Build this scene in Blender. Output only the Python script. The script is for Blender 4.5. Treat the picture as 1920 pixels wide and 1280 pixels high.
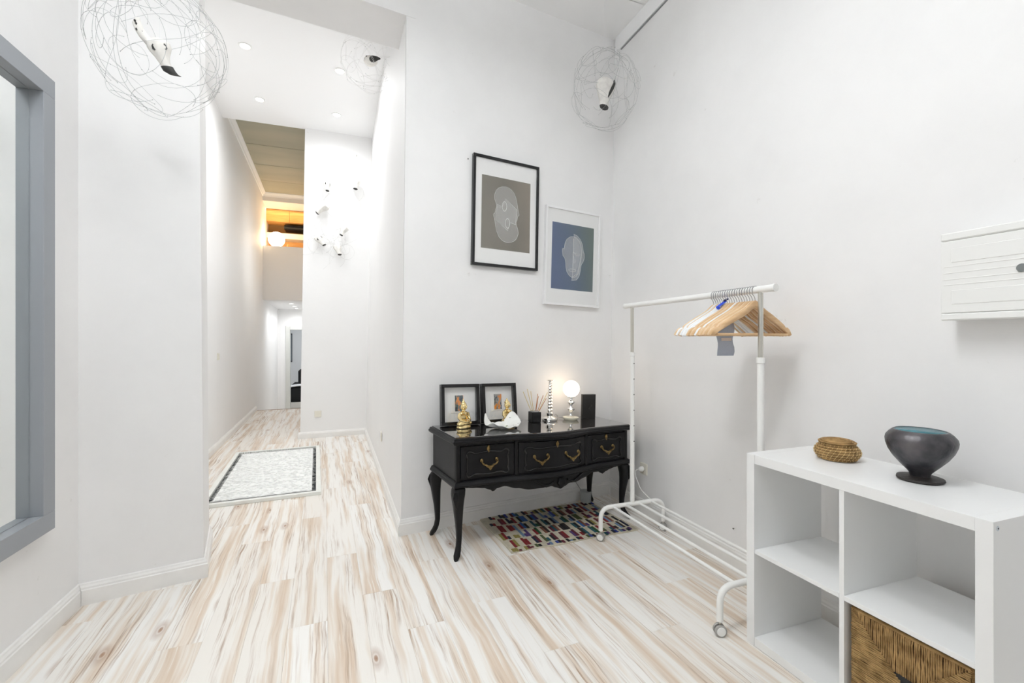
import bpy, math, random
from mathutils import Vector, Matrix, Euler
R = math.radians
SC = bpy.context.scene
COL = SC.collection
for o in list(bpy.data.objects): bpy.data.objects.remove(o)

# ------------------------------------------------------------------ camera, world, light
# Y runs along the right-hand wall, X to the right, floor at z = 0; 16 mm lens at 1.23 m
cam = bpy.data.cameras.new('camera'); cam.lens = 16.0; cam.sensor_width = 36; cam.clip_start = .02
camo = bpy.data.objects.new('camera', cam); COL.objects.link(camo)
camo.location = (0, 0, 1.23); camo.rotation_euler = (R(90), 0, R(-19.675))
cam.shift_y = -.001
SC.camera = camo
w = bpy.data.worlds.new('sky'); SC.world = w; w.use_nodes = True
w.node_tree.nodes['Background'].inputs[0].default_value = (.80, .90, 1, 1)
w.node_tree.nodes['Background'].inputs[1].default_value = 0.45
vs = SC.view_settings
vs.view_transform = 'Standard'; vs.look = 'None'; vs.gamma = 1; vs.exposure = 0.07; vs.use_curve_mapping = False
try:
    SC.cycles.max_bounces = 14; SC.cycles.diffuse_bounces = 8; SC.cycles.glossy_bounces = 6
    SC.cycles.transparent_max_bounces = 24; SC.cycles.sample_clamp_indirect = 6
except Exception: pass

def area(name, loc, rot, size, power, color=(1, 1, 1), size_y=None, spread=180):
    l = bpy.data.lights.new(name, 'AREA'); l.energy = power; l.color = color
    l.shape = 'RECTANGLE' if size_y else 'SQUARE'; l.size = size; l.spread = R(spread)
    if size_y: l.size_y = size_y
    o = bpy.data.objects.new(name, l); COL.objects.link(o); o.location = loc; o.rotation_euler = rot
    return o
CEIL = 3.66
P_CEIL, P_WIN, P_UP = 13, 1.5, 20
area('panel_light_a', (-.50, .95, CEIL - .345), (0, 0, 0), .36, P_CEIL, (.955, .98, 1))
area('panel_light_b', (.40, .95, CEIL - .345), (0, 0, 0), .36, P_CEIL, (.955, .98, 1))
area('fill_uplight_a', (-.50, .95, CEIL - .285), (R(180), 0, 0), .36, P_UP, (.93, .975, 1))  # uplights added to brighten the ceiling and fill the room
area('fill_uplight_b', (.40, .95, CEIL - .285), (R(180), 0, 0), .36, P_UP, (.93, .975, 1))
area('window_daylight', (.4, -2.36, 1.75), (R(90), 0, 0), 2.2, P_WIN, (.78, .92, 1), 2.6)

# ------------------------------------------------------------------ helpers
def srgb(r, g, b):
    f = lambda c: (c / 255 / 12.92) if c / 255 <= .04045 else ((c / 255 + .055) / 1.055) ** 2.4
    return (f(r), f(g), f(b), 1)

MATS = {}
def mat(name, col=(.8, .8, .8, 1), rough=.5, metal=0., emit=None, estr=0., trans=0., alpha=1., coat=0., bump=0., bscale=60, var=0., vscale=4, ior=1.45):
    if name in MATS: return MATS[name]
    m = bpy.data.materials.new(name); m.use_nodes = True
    nt = m.node_tree; b = nt.nodes['Principled BSDF']
    b.inputs['Base Color'].default_value = col; b.inputs['Roughness'].default_value = rough
    b.inputs['Metallic'].default_value = metal; b.inputs['IOR'].default_value = ior
    b.inputs['Transmission Weight'].default_value = trans; b.inputs['Alpha'].default_value = alpha
    b.inputs['Coat Weight'].default_value = coat
    if emit: b.inputs['Emission Color'].default_value = emit; b.inputs['Emission Strength'].default_value = estr
    if bump or var:
        tc = nt.nodes.new('ShaderNodeTexCoord')
    if bump:
        n = nt.nodes.new('ShaderNodeTexNoise'); n.inputs['Scale'].default_value = bscale; n.inputs['Detail'].default_value = 4
        nt.links.new(tc.outputs['Object'], n.inputs['Vector'])
        bp = nt.nodes.new('ShaderNodeBump'); bp.inputs['Strength'].default_value = bump; bp.inputs['Distance'].default_value = .004
        nt.links.new(n.outputs['Fac'], bp.inputs['Height']); nt.links.new(bp.outputs['Normal'], b.inputs['Normal'])
    if var:
        n = nt.nodes.new('ShaderNodeTexNoise'); n.inputs['Scale'].default_value = vscale; n.inputs['Detail'].default_value = 5
        nt.links.new(tc.outputs['Object'], n.inputs['Vector'])
        cr = nt.nodes.new('ShaderNodeValToRGB'); cr.color_ramp.elements[0].position = .3; cr.color_ramp.elements[1].position = .7
        cr.color_ramp.elements[0].color = tuple(max(0, c * (1 - var)) for c in col[:3]) + (1,)
        cr.color_ramp.elements[1].color = tuple(min(1, c * (1 + var * .4)) for c in col[:3]) + (1,)
        nt.links.new(n.outputs['Fac'], cr.inputs[0]); nt.links.new(cr.outputs[0], b.inputs['Base Color'])
    MATS[name] = m
    return m

class MB:
    """collects shapes; build() links them as one mesh object"""
    def __init__(s): s.v = []; s.f = []
    def add(s, vs, fs):
        n = len(s.v); s.v += [tuple(p) for p in vs]; s.f += [tuple(i + n for i in f) for f in fs]; return s
    def box(s, a, b, ch=0.):
        x0, y0, z0 = a; x1, y1, z1 = b
        if x0 > x1: x0, x1 = x1, x0
        if y0 > y1: y0, y1 = y1, y0
        if z0 > z1: z0, z1 = z1, z0
        if ch <= 0:
            vs = [(x, y, z) for z in (z0, z1) for y in (y0, y1) for x in (x0, x1)]
            return s.add(vs, [(0, 2, 3, 1), (4, 5, 7, 6), (0, 1, 5, 4), (2, 6, 7, 3), (0, 4, 6, 2), (1, 3, 7, 5)])
        c = ch; idx = {}; vs = []
        for i, x in enumerate((x0, x1)):
            for j, y in enumerate((y0, y1)):
                for k, z in enumerate((z0, z1)):
                    sx, sy, sz = 1 - 2 * i, 1 - 2 * j, 1 - 2 * k
                    for ax, p in (('x', (x, y + sy * c, z + sz * c)), ('y', (x + sx * c, y, z + sz * c)), ('z', (x + sx * c, y + sy * c, z))):
                        idx[(i, j, k, ax)] = len(vs); vs.append(p)
        g = lambda i, j, k, a: idx[(i, j, k, a)]
        fs = []
        for i in (0, 1):
            q = [g(i, 0, 0, 'x'), g(i, 1, 0, 'x'), g(i, 1, 1, 'x'), g(i, 0, 1, 'x')]; fs.append(q if i else q[::-1])
            q = [g(0, i, 0, 'y'), g(0, i, 1, 'y'), g(1, i, 1, 'y'), g(1, i, 0, 'y')]; fs.append(q if i else q[::-1])
            q = [g(0, 0, i, 'z'), g(1, 0, i, 'z'), g(1, 1, i, 'z'), g(0, 1, i, 'z')]; fs.append(q if i else q[::-1])
        for a in (0, 1):
            for b_ in (0, 1):
                fs.append([g(a, b_, 0, 'x'), g(a, b_, 1, 'x'), g(a, b_, 1, 'y'), g(a, b_, 0, 'y')])
                fs.append([g(a, 0, b_, 'x'), g(a, 1, b_, 'x'), g(a, 1, b_, 'z'), g(a, 0, b_, 'z')])
                fs.append([g(0, a, b_, 'y'), g(1, a, b_, 'y'), g(1, a, b_, 'z'), g(0, a, b_, 'z')])
                for k in (0, 1): fs.append([g(a, b_, k, 'x'), g(a, b_, k, 'y'), g(a, b_, k, 'z')])
        return s.add(vs, fs)
    def loft(s, rings, close=False, caps=True):
        n = len(rings[0]); vs = [p for r in rings for p in r]; fs = []
        m = len(rings)
        for i in range(m if close else m - 1):
            a, b = i * n, ((i + 1) % m) * n
            for j in range(n):
                k = (j + 1) % n; fs.append((a + j, a + k, b + k, b + j))
        if caps and not close:
            fs.append(tuple(range(n))[::-1]); fs.append(tuple((m - 1) * n + j for j in range(n)))
        return s.add(vs, fs)
    def tube(s, pts, r, n=8, close=False, caps=True, flat=1.):
        pts = [Vector(p) for p in pts]; m = len(pts); rings = []; up = None
        for i, p in enumerate(pts):
            a = pts[(i - 1) % m] if (close or i > 0) else p
            b = pts[(i + 1) % m] if (close or i < m - 1) else p
            t = (b - a).normalized() if (b - a).length > 1e-9 else Vector((0, 0, 1))
            if up is None: up = Vector((0, 0, 1)) if abs(t.z) < .9 else Vector((1, 0, 0))
            x = up.cross(t)
            if x.length < 1e-6: x = Vector((1, 0, 0)).cross(t)
            x.normalize(); y = t.cross(x).normalized(); up = y
            rr = r[i] if isinstance(r, (list, tuple)) else r
            rings.append([p + x * (rr * math.cos(2 * math.pi * k / n)) + y * (rr * flat * math.sin(2 * math.pi * k / n)) for k in range(n)])
        return s.loft(rings, close, caps)
    def cyl(s, a, b, r, n=16): return s.tube([a, b], r, n)
    def lathe(s, prof, n=32, c=(0, 0, 0), sx=1., sy=1., wob=None):
        rings = []
        for r, z in prof:
            rr = max(r, 1e-5)
            rings.append([(c[0] + sx * rr * math.cos(2 * math.pi * k / n) * (wob(k / n, z) if wob else 1), c[1] + sy * rr * math.sin(2 * math.pi * k / n) * (wob(k / n, z) if wob else 1), c[2] + z) for k in range(n)])
        return s.loft(rings)
    def ball(s, c, r, nu=16, nv=10):
        rx, ry, rz = r if isinstance(r, (list, tuple)) else (r, r, r)
        prof = [(math.sin(math.pi * i / nv), -math.cos(math.pi * i / nv)) for i in range(nv + 1)]
        rings = [[(c[0] + rx * max(q, 1e-4) * math.cos(2 * math.pi * k / nu), c[1] + ry * max(q, 1e-4) * math.sin(2 * math.pi * k / nu), c[2] + rz * z) for k in range(nu)] for q, z in prof]
        return s.loft(rings)
    def prism(s, poly, z0, z1, ax='z', poly1=None):
        def P(p, h):
            if ax == 'z': return (p[0], p[1], h)
            if ax == 'y': return (p[0], h, p[1])
            return (h, p[0], p[1])
        a = [P(p, z0) for p in poly]; b = [P(p, z1) for p in (poly1 or poly)]
        return s.loft([a, b])
    def grid(s, fn, nu, nv):
        vs = [fn(i / nu, j / nv) for j in range(nv + 1) for i in range(nu + 1)]
        fs = [(j * (nu + 1) + i, j * (nu + 1) + i + 1, (j + 1) * (nu + 1) + i + 1, (j + 1) * (nu + 1) + i) for j in range(nv) for i in range(nu)]
        return s.add(vs, fs)
    def xf(s, fn): s.v = [tuple(fn(Vector(p))) for p in s.v]; return s
    def build(s, name, m, parent=None, smooth=False, angle=40, fix=True):
        me = bpy.data.meshes.new(name); me.from_pydata(s.v, [], s.f); me.update()
        if fix:
            import bmesh
            bm = bmesh.new(); bm.from_mesh(me); bmesh.ops.recalc_face_normals(bm, faces=bm.faces[:]); bm.to_mesh(me); bm.free()
        me.materials.append(m)
        if smooth:
            for p in me.polygons: p.use_smooth = True
            if angle < 180:
                try: me.set_sharp_from_angle(angle=R(angle))
                except Exception: pass
        o = bpy.data.objects.new(name, me); COL.objects.link(o)
        if parent: o.parent = parent
        return o

def tag(o, label, cat, group=None):
    o['label'] = label; o['category'] = cat
    if group: o['group'] = group
    return o
def thing(name, label, cat, loc=(0, 0, 0), rot=(0, 0, 0), group=None):
    o = bpy.data.objects.new(name, None); COL.objects.link(o); o.empty_display_size = .05
    o.location = loc; o.rotation_euler = rot if isinstance(rot, (tuple, list)) else (0, 0, rot)
    return tag(o, label, cat, group)
def struct(o, label=None):
    o['kind'] = 'structure'
    if label: o['label'] = label
    return o
def copy_tree(o, parent=None):
    kids = list(o.children)
    c = o.copy(); COL.objects.link(c)
    if parent: c.parent = parent
    for k in kids: copy_tree(k, c)
    return c
def arc(c, r, a0, a1, n, plane='xz'):
    out = []
    for i in range(n + 1):
        a = R(a0 + (a1 - a0) * i / n); x, y = r * math.cos(a), r * math.sin(a)
        out.append((c[0] + x, c[1], c[2] + y) if plane == 'xz' else (c[0] + x, c[1] + y, c[2]) if plane == 'xy' else (c[0], c[1] + x, c[2] + y))
    return out
def rail_path(pts, r, n=6):
    """polyline with rounded corners"""
    P = [Vector(p) for p in pts]; out = [P[0]]
    for i in range(1, len(P) - 1):
        a = (P[i - 1] - P[i]); b = (P[i + 1] - P[i]); d = min(r, a.length * .49, b.length * .49)
        p0 = P[i] + a.normalized() * d; p1 = P[i] + b.normalized() * d
        for k in range(n + 1):
            t = k / n; out.append((1 - t) ** 2 * p0 + 2 * t * (1 - t) * P[i] + t * t * p1)
    out.append(P[-1]); return out

# ------------------------------------------------------------------ surface materials
def wall_material(name, col, dirt=.05):
    m = bpy.data.materials.new(name); m.use_nodes = True; nt = m.node_tree; b = nt.nodes['Principled BSDF']
    b.inputs['Roughness'].default_value = .62
    tc = nt.nodes.new('ShaderNodeTexCoord')
    n1 = nt.nodes.new('ShaderNodeTexNoise'); n1.inputs['Scale'].default_value = 1.6; n1.inputs['Detail'].default_value = 7; n1.inputs['Roughness'].default_value = .62
    n2 = nt.nodes.new('ShaderNodeTexNoise'); n2.inputs['Scale'].default_value = 26; n2.inputs['Detail'].default_value = 6
    n3 = nt.nodes.new('ShaderNodeTexNoise'); n3.inputs['Scale'].default_value = 7; n3.inputs['Detail'].default_value = 9; n3.inputs['Roughness'].default_value = .72
    for n in (n1, n2, n3): nt.links.new(tc.outputs['Object'], n.inputs['Vector'])
    cr = nt.nodes.new('ShaderNodeValToRGB'); cr.color_ramp.elements[0].position = .32; cr.color_ramp.elements[1].position = .62
    cr.color_ramp.elements[0].color = tuple(c * (1 - dirt) for c in col) + (1,); cr.color_ramp.elements[1].color = tuple(col) + (1,)
    nt.links.new(n1.outputs['Fac'], cr.inputs[0])
    sp = nt.nodes.new('ShaderNodeValToRGB'); sp.color_ramp.elements[0].position = .27; sp.color_ramp.elements[1].position = .33
    sp.color_ramp.elements[0].color = (.80, .785, .76, 1); sp.color_ramp.elements[1].color = (1, 1, 1, 1)
    nt.links.new(n3.outputs['Fac'], sp.inputs[0])
    mx = nt.nodes.new('ShaderNodeMixRGB'); mx.blend_type = 'MULTIPLY'; mx.inputs[0].default_value = 1
    nt.links.new(cr.outputs[0], mx.inputs[1]); nt.links.new(sp.outputs[0], mx.inputs[2]); nt.links.new(mx.outputs[0], b.inputs['Base Color'])
    bp = nt.nodes.new('ShaderNodeBump'); bp.inputs['Strength'].default_value = .12; bp.inputs['Distance'].default_value = .004
    nt.links.new(n2.outputs['Fac'], bp.inputs['Height']); nt.links.new(bp.outputs['Normal'], b.inputs['Normal'])
    return m
M_WALL = wall_material('wall_plaster', (.865, .86, .856), .05)
M_HALL = wall_material('hall_plaster', (.87, .868, .865), .02)
M_CEIL = mat('ceiling_paint', (.90, .90, .90, 1), .75, bump=.05)
M_BASE = mat('baseboard_paint', (.86, .85, .83, 1), .35, var=.05, vscale=9)

def floor_material():
    m = bpy.data.materials.new('washed_maple_plank'); m.use_nodes = True; nt = m.node_tree; b = nt.nodes['Principled BSDF']
    N = nt.nodes.new; Lk = nt.links.new
    tc = N('ShaderNodeTexCoord'); oi = N('ShaderNodeObjectInfo')
    mul = N('ShaderNodeVectorMath'); mul.operation = 'SCALE'; mul.inputs[0].default_value = (13.7, 41.3, 7.1); Lk(oi.outputs['Random'], mul.inputs['Scale'])
    add = N('ShaderNodeVectorMath'); add.operation = 'ADD'; Lk(tc.outputs['Object'], add.inputs[0]); Lk(mul.outputs[0], add.inputs[1])
    # gentle waviness of the grain
    wv = N('ShaderNodeTexNoise'); wv.inputs['Scale'].default_value = 2.6; wv.inputs['Detail'].default_value = 2; Lk(add.outputs[0], wv.inputs['Vector'])
    ws = N('ShaderNodeVectorMath'); ws.operation = 'SCALE'; ws.inputs['Scale'].default_value = .035; Lk(wv.outputs['Color'], ws.inputs[0])
    ad2 = N('ShaderNodeVectorMath'); ad2.operation = 'ADD'; Lk(add.outputs[0], ad2.inputs[0]); Lk(ws.outputs[0], ad2.inputs[1])
    def streak(sx, sy, detail, rough=.6):
        mp = N('ShaderNodeMapping'); mp.inputs['Scale'].default_value = (sx, sy, 1); Lk(ad2.outputs[0], mp.inputs['Vector'])
        n = N('ShaderNodeTexNoise'); n.inputs['Scale'].default_value = 1; n.inputs['Detail'].default_value = detail; n.inputs['Roughness'].default_value = rough
        Lk(mp.outputs[0], n.inputs['Vector']); return n.outputs['Fac']
    def ramp(fac, stops):
        cr = N('ShaderNodeValToRGB'); e = cr.color_ramp.elements
        while len(e) < len(stops): e.new(.5)
        for i, (p, c) in enumerate(stops): e[i].position = p; e[i].color = c
        Lk(fac, cr.inputs[0]); return cr.outputs[0]
    def mix(fac, a, c, mode='MIX'):
        x = N('ShaderNodeMixRGB'); x.blend_type = mode
        if isinstance(fac, float): x.inputs[0].default_value = fac
        else: Lk(fac, x.inputs[0])
        for i, q in ((1, a), (2, c)):
            if isinstance(q, tuple): x.inputs[i].default_value = q
            else: Lk(q, x.inputs[i])
        return x.outputs[0]
    white = srgb(240, 238, 234); cream = srgb(231, 223, 213); tan = srgb(215, 197, 178); brown = srgb(164, 137, 112)
    base = ramp(streak(17, .75, 3), [(.28, white), (.46, white), (.53, cream), (.66, tan), (.80, cream)])
    lines = ramp(streak(75, 1.6, 5, .7), [(.50, (0, 0, 0, 1)), (.66, (1, 1, 1, 1))])
    patch = ramp(streak(11, 1.3, 3), [(.42, (0, 0, 0, 1)), (.60, (1, 1, 1, 1))])
    lf = mix(1.0, lines, patch, 'MULTIPLY')
    c1 = mix(lf, base, brown)
    wl = ramp(streak(95, 2.4, 3), [(.60, (0, 0, 0, 1)), (.68, (.7, .7, .7, 1))])
    c2 = mix(wl, c1, white)
    # knots
    mp = N('ShaderNodeMapping'); mp.inputs['Scale'].default_value = (5.0, 1.9, 1); Lk(ad2.outputs[0], mp.inputs['Vector'])
    vo = N('ShaderNodeTexVoronoi'); vo.inputs['Scale'].default_value = 1; vo.voronoi_dimensions = '2D'; Lk(mp.outputs[0], vo.inputs['Vector'])
    kn = ramp(vo.outputs['Distance'], [(.0, (1, 1, 1, 1)), (.03, (.8, .8, .8, 1)), (.045, (.25, .25, .25, 1)), (.07, (.45, .45, .45, 1)), (.16, (0, 0, 0, 1))])
    sel = N('ShaderNodeSeparateColor'); Lk(vo.outputs['Color'], sel.inputs[0])
    gate = N('ShaderNodeMath'); gate.operation = 'GREATER_THAN'; gate.inputs[1].default_value = .82; Lk(sel.outputs[0], gate.inputs[0])
    kf = mix(1.0, kn, gate.outputs[0], 'MULTIPLY')
    c3 = mix(kf, c2, srgb(160, 124, 96))
    # plank to plank tone
    tone = ramp(oi.outputs['Random'], [(0, (1, 1, 1, 1)), (.55, (.985, .975, .96, 1)), (1, (.93, .905, .875, 1))])
    c4 = mix(1.0, c3, tone, 'MULTIPLY')
    Lk(c4, b.inputs['Base Color']); b.inputs['Roughness'].default_value = .42; b.inputs['Specular IOR Level'].default_value = .35
    bp = N('ShaderNodeBump'); bp.inputs['Strength'].default_value = .06; bp.inputs['Distance'].default_value = .002
    Lk(streak(75, 1.6, 5, .7), bp.inputs['Height']); Lk(bp.outputs['Normal'], b.inputs['Normal'])
    return m
M_FLOOR = floor_material()

M_BLACK = mat('black_lacquer', (.007, .007, .008, 1), .40, ior=1.32, bump=.05, bscale=35, var=.3, vscale=14)
M_BLACKGLOSS = mat('black_gloss', (.008, .008, .009, 1), .22)
M_BRASS = mat('aged_brass', (.26, .18, .075, 1), .42, 1., bump=.3, bscale=220, var=.5, vscale=60)
M_GOLD = mat('gold_leaf', (.88, .70, .36, 1), .16, 1., bump=.25, bscale=70)
M_CHROME = mat('chrome', (.86, .86, .87, 1), .07, 1.)
M_MERCURY = mat('mercury_glass', (.90, .88, .84, 1), .10, 1., bump=.12, bscale=60)
M_STEEL = mat('brushed_steel', (.66, .64, .58, 1), .28, 1.)
M_WIREDK = mat('hook_wire', (.42, .42, .43, 1), .3, 1.)
M_WIRE = mat('cage_wire', (.46, .47, .47, 1), .45, .5)
M_WIREL = mat('pale_cage_wire', (.80, .80, .79, 1), .45, .2)
M_KNOT = mat('wire_knot', (.22, .23, .24, 1), .5, .5)
M_BONE = mat('plaster_bone', (.82, .80, .76, 1), .8, bump=.4, bscale=60, var=.16, vscale=26)
M_BONEDK = mat('charred_bone', (.045, .045, .042, 1), .6, bump=.4, bscale=80, var=.5, vscale=40)
M_WPAINT = mat('white_enamel', (.87, .87, .85, 1), .28)
M_MELAM = mat('white_melamine', (.85, .855, .85, 1), .34)
M_PLASTIC = mat('white_plastic', (.86, .86, .84, 1), .35)
M_IVORY = mat('ivory_plastic', (.80, .77, .68, 1), .35)
M_DARK = mat('dark_gap', (.03, .03, .03, 1), .8)
M_GREY = mat('grey_rubber', (.38, .37, .35, 1), .6)
M_PAPER = mat('mat_board', (.86, .86, .85, 1), .8)
def wood_material(name, c0, c1, sx, sy, sz, rough=.5):
    m = bpy.data.materials.new(name); m.use_nodes = True; nt = m.node_tree; b = nt.nodes['Principled BSDF']
    tc = nt.nodes.new('ShaderNodeTexCoord'); mp = nt.nodes.new('ShaderNodeMapping'); mp.inputs['Scale'].default_value = (sx, sy, sz)
    n = nt.nodes.new('ShaderNodeTexNoise'); n.inputs['Scale'].default_value = 1; n.inputs['Detail'].default_value = 5
    nt.links.new(tc.outputs['Object'], mp.inputs[0]); nt.links.new(mp.outputs[0], n.inputs['Vector'])
    cr = nt.nodes.new('ShaderNodeValToRGB'); cr.color_ramp.elements[0].position = .35; cr.color_ramp.elements[1].position = .65
    cr.color_ramp.elements[0].color = c0; cr.color_ramp.elements[1].color = c1
    nt.links.new(n.outputs['Fac'], cr.inputs[0]); nt.links.new(cr.outputs[0], b.inputs['Base Color']); b.inputs['Roughness'].default_value = rough
    MATS[name] = m; return m
M_BEECH = wood_material('beech', srgb(206, 168, 124), srgb(224, 190, 148), 6, 60, 60)
M_OAK = wood_material('oak_veneer', srgb(196, 142, 78), srgb(222, 172, 106), 3, 40, 60)
M_OLIVE = wood_material('olive_board', srgb(160, 158, 140), srgb(172, 168, 148), .8, 3, 1, .6)

# ------------------------------------------------------------------ the setting
A_W = R(8.2); WA = Vector((.30, 2.945)); WD = Vector((math.cos(A_W), math.sin(A_W))); WN = Vector((-WD.y, WD.x))
def wp(s, off=0.):            # point along the back wall; off > 0 comes into the room
    p = WA + WD * s - WN * off; return (p.x, p.y)
HLX = lambda y: -1.391 - .0431 * (y - 5.465)      # hall left wall face
floor = MB().box((-1.6, -2.5, -.12), (2.3, 3.4, -.0101)).box((-1.95, 3.4, -.12), (.6, 9.04, -.0101)).build('floor', mat('floor_base', srgb(120, 100, 84), .8)); struct(floor, 'pale whitewashed wooden plank floor')
PW, PL, PA = .158, 1.29, R(2.7)
pn = (math.cos(PA), math.sin(PA)); pt = (-math.sin(PA), math.cos(PA))
pm = MB().box((-PW / 2 + .0002, -PL / 2 + .0003, -.010), (PW / 2 - .0002, PL / 2 - .0003, 0), .0007)
plank0 = pm.build('plank', M_FLOOR, floor)
rnd = random.Random(11); cnt = 0
def add_plank(u, v0, v1):
    global cnt
    o = plank0 if cnt == 0 else plank0.copy()
    if cnt: COL.objects.link(o)
    cnt += 1
    vm = (v0 + v1) / 2
    o.location = (pn[0] * u + pt[0] * vm, pn[1] * u + pt[1] * vm, 0); o.rotation_euler = (0, 0, PA); o.scale = (1, (v1 - v0) / PL, 1)
for i in range(-13, 15):
    u = .012 + (i + .5) * PW
    v = -.9 - ((i * .387 + rnd.random() * .18) % 1.) * PL
    while v < 9.05:
        v1 = v + PL; hit = False; vmax = v1
        for k in range(5):
            vv = v + PL * k / 4; x = pn[0] * u + pt[0] * vv; y = pn[1] * u + pt[1] * vv
            if (-1.28 < x < 2.08 and -.3 < y < 3.25) or (HLX(y) - .12 < x < .42 and 3.2 <= y < 9.0): hit = True
        vmax = min(v1, (9.035 - pn[1] * u) / pt[1])
        if hit and vmax - v > .05: add_plank(u, v, vmax)
        v = v1
# the strip of floor behind the camera keeps the same boards as one surface
rear_floor = MB().box((-1.3, -2.4, -.010), (2.1, -.9, -.0008)).build('floor_rear', M_FLOOR); struct(rear_floor)

def wall(name, poly, z0, z1, m=None, top=None, label=None):
    return struct(MB().prism(poly, z0, z1, 'z', top).build(name, m or M_WALL), label)
wall('wall_left', [(-1.385, -2.5), (-1.185, -2.5), (-1.185, 2.75), (-1.385, 2.75)], 0, 3.66)
wall('wall_pillar', [(-1.185, 2.668), (-.714, 2.774), (-.805, 3.24), (-1.55, 3.2), (-1.55, 2.72), (-1.39, 2.76)], 0, 3.9,
     top=[(-1.185, 2.668), (-.742, 2.774), (-.833, 3.24), (-1.55, 3.2), (-1.55, 2.72), (-1.39, 2.76)])
p0, p1 = wp(.008), wp(1.72); q1, q0 = wp(1.82, -.12), wp(.10, -.12)
t0, t1 = wp(.050), wp(1.78); r1, r0 = wp(1.9, -.12), wp(.14, -.12)
wall('wall_back', [p0, p1, q1, q0], 0, 3.9, top=[t0, t1, r1, r0])
wall('wall_hall_right', [(p0[0], p0[1] + .002), q0, (.62, 3.2), (.62, 6.6), (.207, 6.29)], 0, 4.1, M_HALL,
     top=[(t0[0], t0[1] + .002), r0, (.62, 3.2), (.62, 6.6), (.289, 6.29)])
wall('wall_header', [(-.75, 2.785), (t0[0] + .05, t0[1] + .004), (.42, 3.325), (-.86, 3.15)], 3.294, 3.9)
wall('wall_right', [(1.975, -2.5), (2.2, -2.5), (2.2, 3.25), (1.975, 3.25)], 0, 3.9, top=[(2.036, -2.5), (2.26, -2.5), (2.26, 3.25), (2.036, 3.25)])
wall('wall_hall_left', [(HLX(3.0), 3.0), (HLX(13.1), 13.1), (-2.1, 13.1), (-2.1, 3.0)], -.75, 4.3, M_HALL)
wall('wall_alcove', [(-.59, 6.258), (.207, 6.287), (.6, 6.6), (.6, 9.9), (-.59, 13.0)], -.75, 4.3, M_HALL, top=[(-.517, 6.258), (.289, 6.287), (.68, 6.6), (.68, 9.9), (-.517, 13.0)])
struct(MB().box((-1.5, -2.6, CEIL), (2.3, 2.78, 3.9)).prism([(-1.5, 2.78), (2.3, 2.78), (2.3, 3.3), wp(.04), (-.75, 2.783), (-1.5, 2.74)], CEIL, 3.9).build('ceiling', M_CEIL))
struct(MB().box((-2.1, 2.9, 3.90), (.75, 6.30, 4.12)).build('ceiling_hall', M_CEIL))
# unseen rear wall (behind the camera) with a window added for daylight
struct(MB().box((-1.4, -2.6, 0), (2.3, -2.4, .55)).box((-1.4, -2.6, 3.1), (2.3, -2.4, 3.66)).box((-1.4, -2.6, .55), (-.75, -2.4, 3.1)).box((1.6, -2.6, .55), (2.3, -2.4, 3.1)).build('wall_rear', M_WALL))
wf = struct(MB().box((-.75, -2.55, .55), (-.68, -2.45, 3.1)).box((1.53, -2.55, .55), (1.6, -2.45, 3.1)).box((-.68, -2.55, .55), (1.53, -2.45, .62)).box((-.68, -2.55, 3.03), (1.53, -2.45, 3.1)).build('window_1', M_WPAINT), 'wide white framed shop window added out of view in the rear wall')
MB().box((.395, -2.53, .62), (.455, -2.47, 3.03)).build('mullion', M_WPAINT, wf)
gm = bpy.data.materials.new('window_glass'); gm.use_nodes = True; nt = gm.node_tree; nt.nodes.clear()
out = nt.nodes.new('ShaderNodeOutputMaterial'); tr = nt.nodes.new('ShaderNodeBsdfTransparent'); gl = nt.nodes.new('ShaderNodeBsdfGlossy'); gl.inputs['Roughness'].default_value = .02
mx = nt.nodes.new('ShaderNodeMixShader'); mx.inputs[0].default_value = .06
nt.links.new(tr.outputs[0], mx.inputs[1]); nt.links.new(gl.outputs[0], mx.inputs[2]); nt.links.new(mx.outputs[0], out.inputs[0])
M_PANE = gm
for xa, xb in ((-.68, .395), (.455, 1.53)): MB().box((xa, -2.505, .62), (xb, -2.497, 3.03)).build('pane', M_PANE, wf)
bpy.data.objects['window_daylight'].location = (.42, -2.9, 1.85)

# cornice on top of the right wall; a grey strip paints its shadow line
cz = 3.53
rx = lambda z: 1.975 + .061 * z / 3.9
struct(MB().prism([(rx(cz) - .016, cz + .008), (rx(cz) + .03, cz + .008), (rx(CEIL) + .03, CEIL - .001), (rx(CEIL) - .016, CEIL - .001)], -2.39, 3.17, 'y').build('trim_1', M_CEIL), 'flat white cornice strip along the right wall')
struct(MB().prism([(rx(cz) - .010, cz), (rx(cz) + .01, cz), (rx(cz) + .01, cz + .005), (rx(cz) - .010, cz + .005)], -2.39, 3.10, 'y').build('trim_2', mat('gap_shade_grey', srgb(150, 152, 153), .8)), 'grey strip painted as the shadow line under the cornice strip')

# baseboards: moulded section swept along straight runs
PROF = [(0, 0), (.018, 0), (.018, .070), (.014, .074), (.014, .082), (.009, .090), (.007, .097), (0, .100)]
def baseboard(name, a, b, sc=1., ea=0., eb=0.):
    a, b = Vector(a), Vector(b); d = (b - a).normalized(); n = Vector((-d.y, d.x))   # n: into the room (left of travel)
    ra = [(a.x + d.x * ea * w / .018 + n.x * w, a.y + d.y * ea * w / .018 + n.y * w, z * sc) for w, z in PROF]
    rb = [(b.x + d.x * eb * w / .018 + n.x * w, b.y + d.y * eb * w / .018 + n.y * w, z * sc) for w, z in PROF]
    return struct(MB().loft([ra, rb]).build(name, M_BASE))
baseboard('baseboard_left', (-1.185, 2.668), (-1.185, -2.4), ea=.02)
baseboard('baseboard_pillar', (-.714, 2.774), (-1.185, 2.668), ea=-.018, eb=-.014)
baseboard('baseboard_pillar_side', (-.805, 3.24), (-.714, 2.774), eb=.018)
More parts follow.
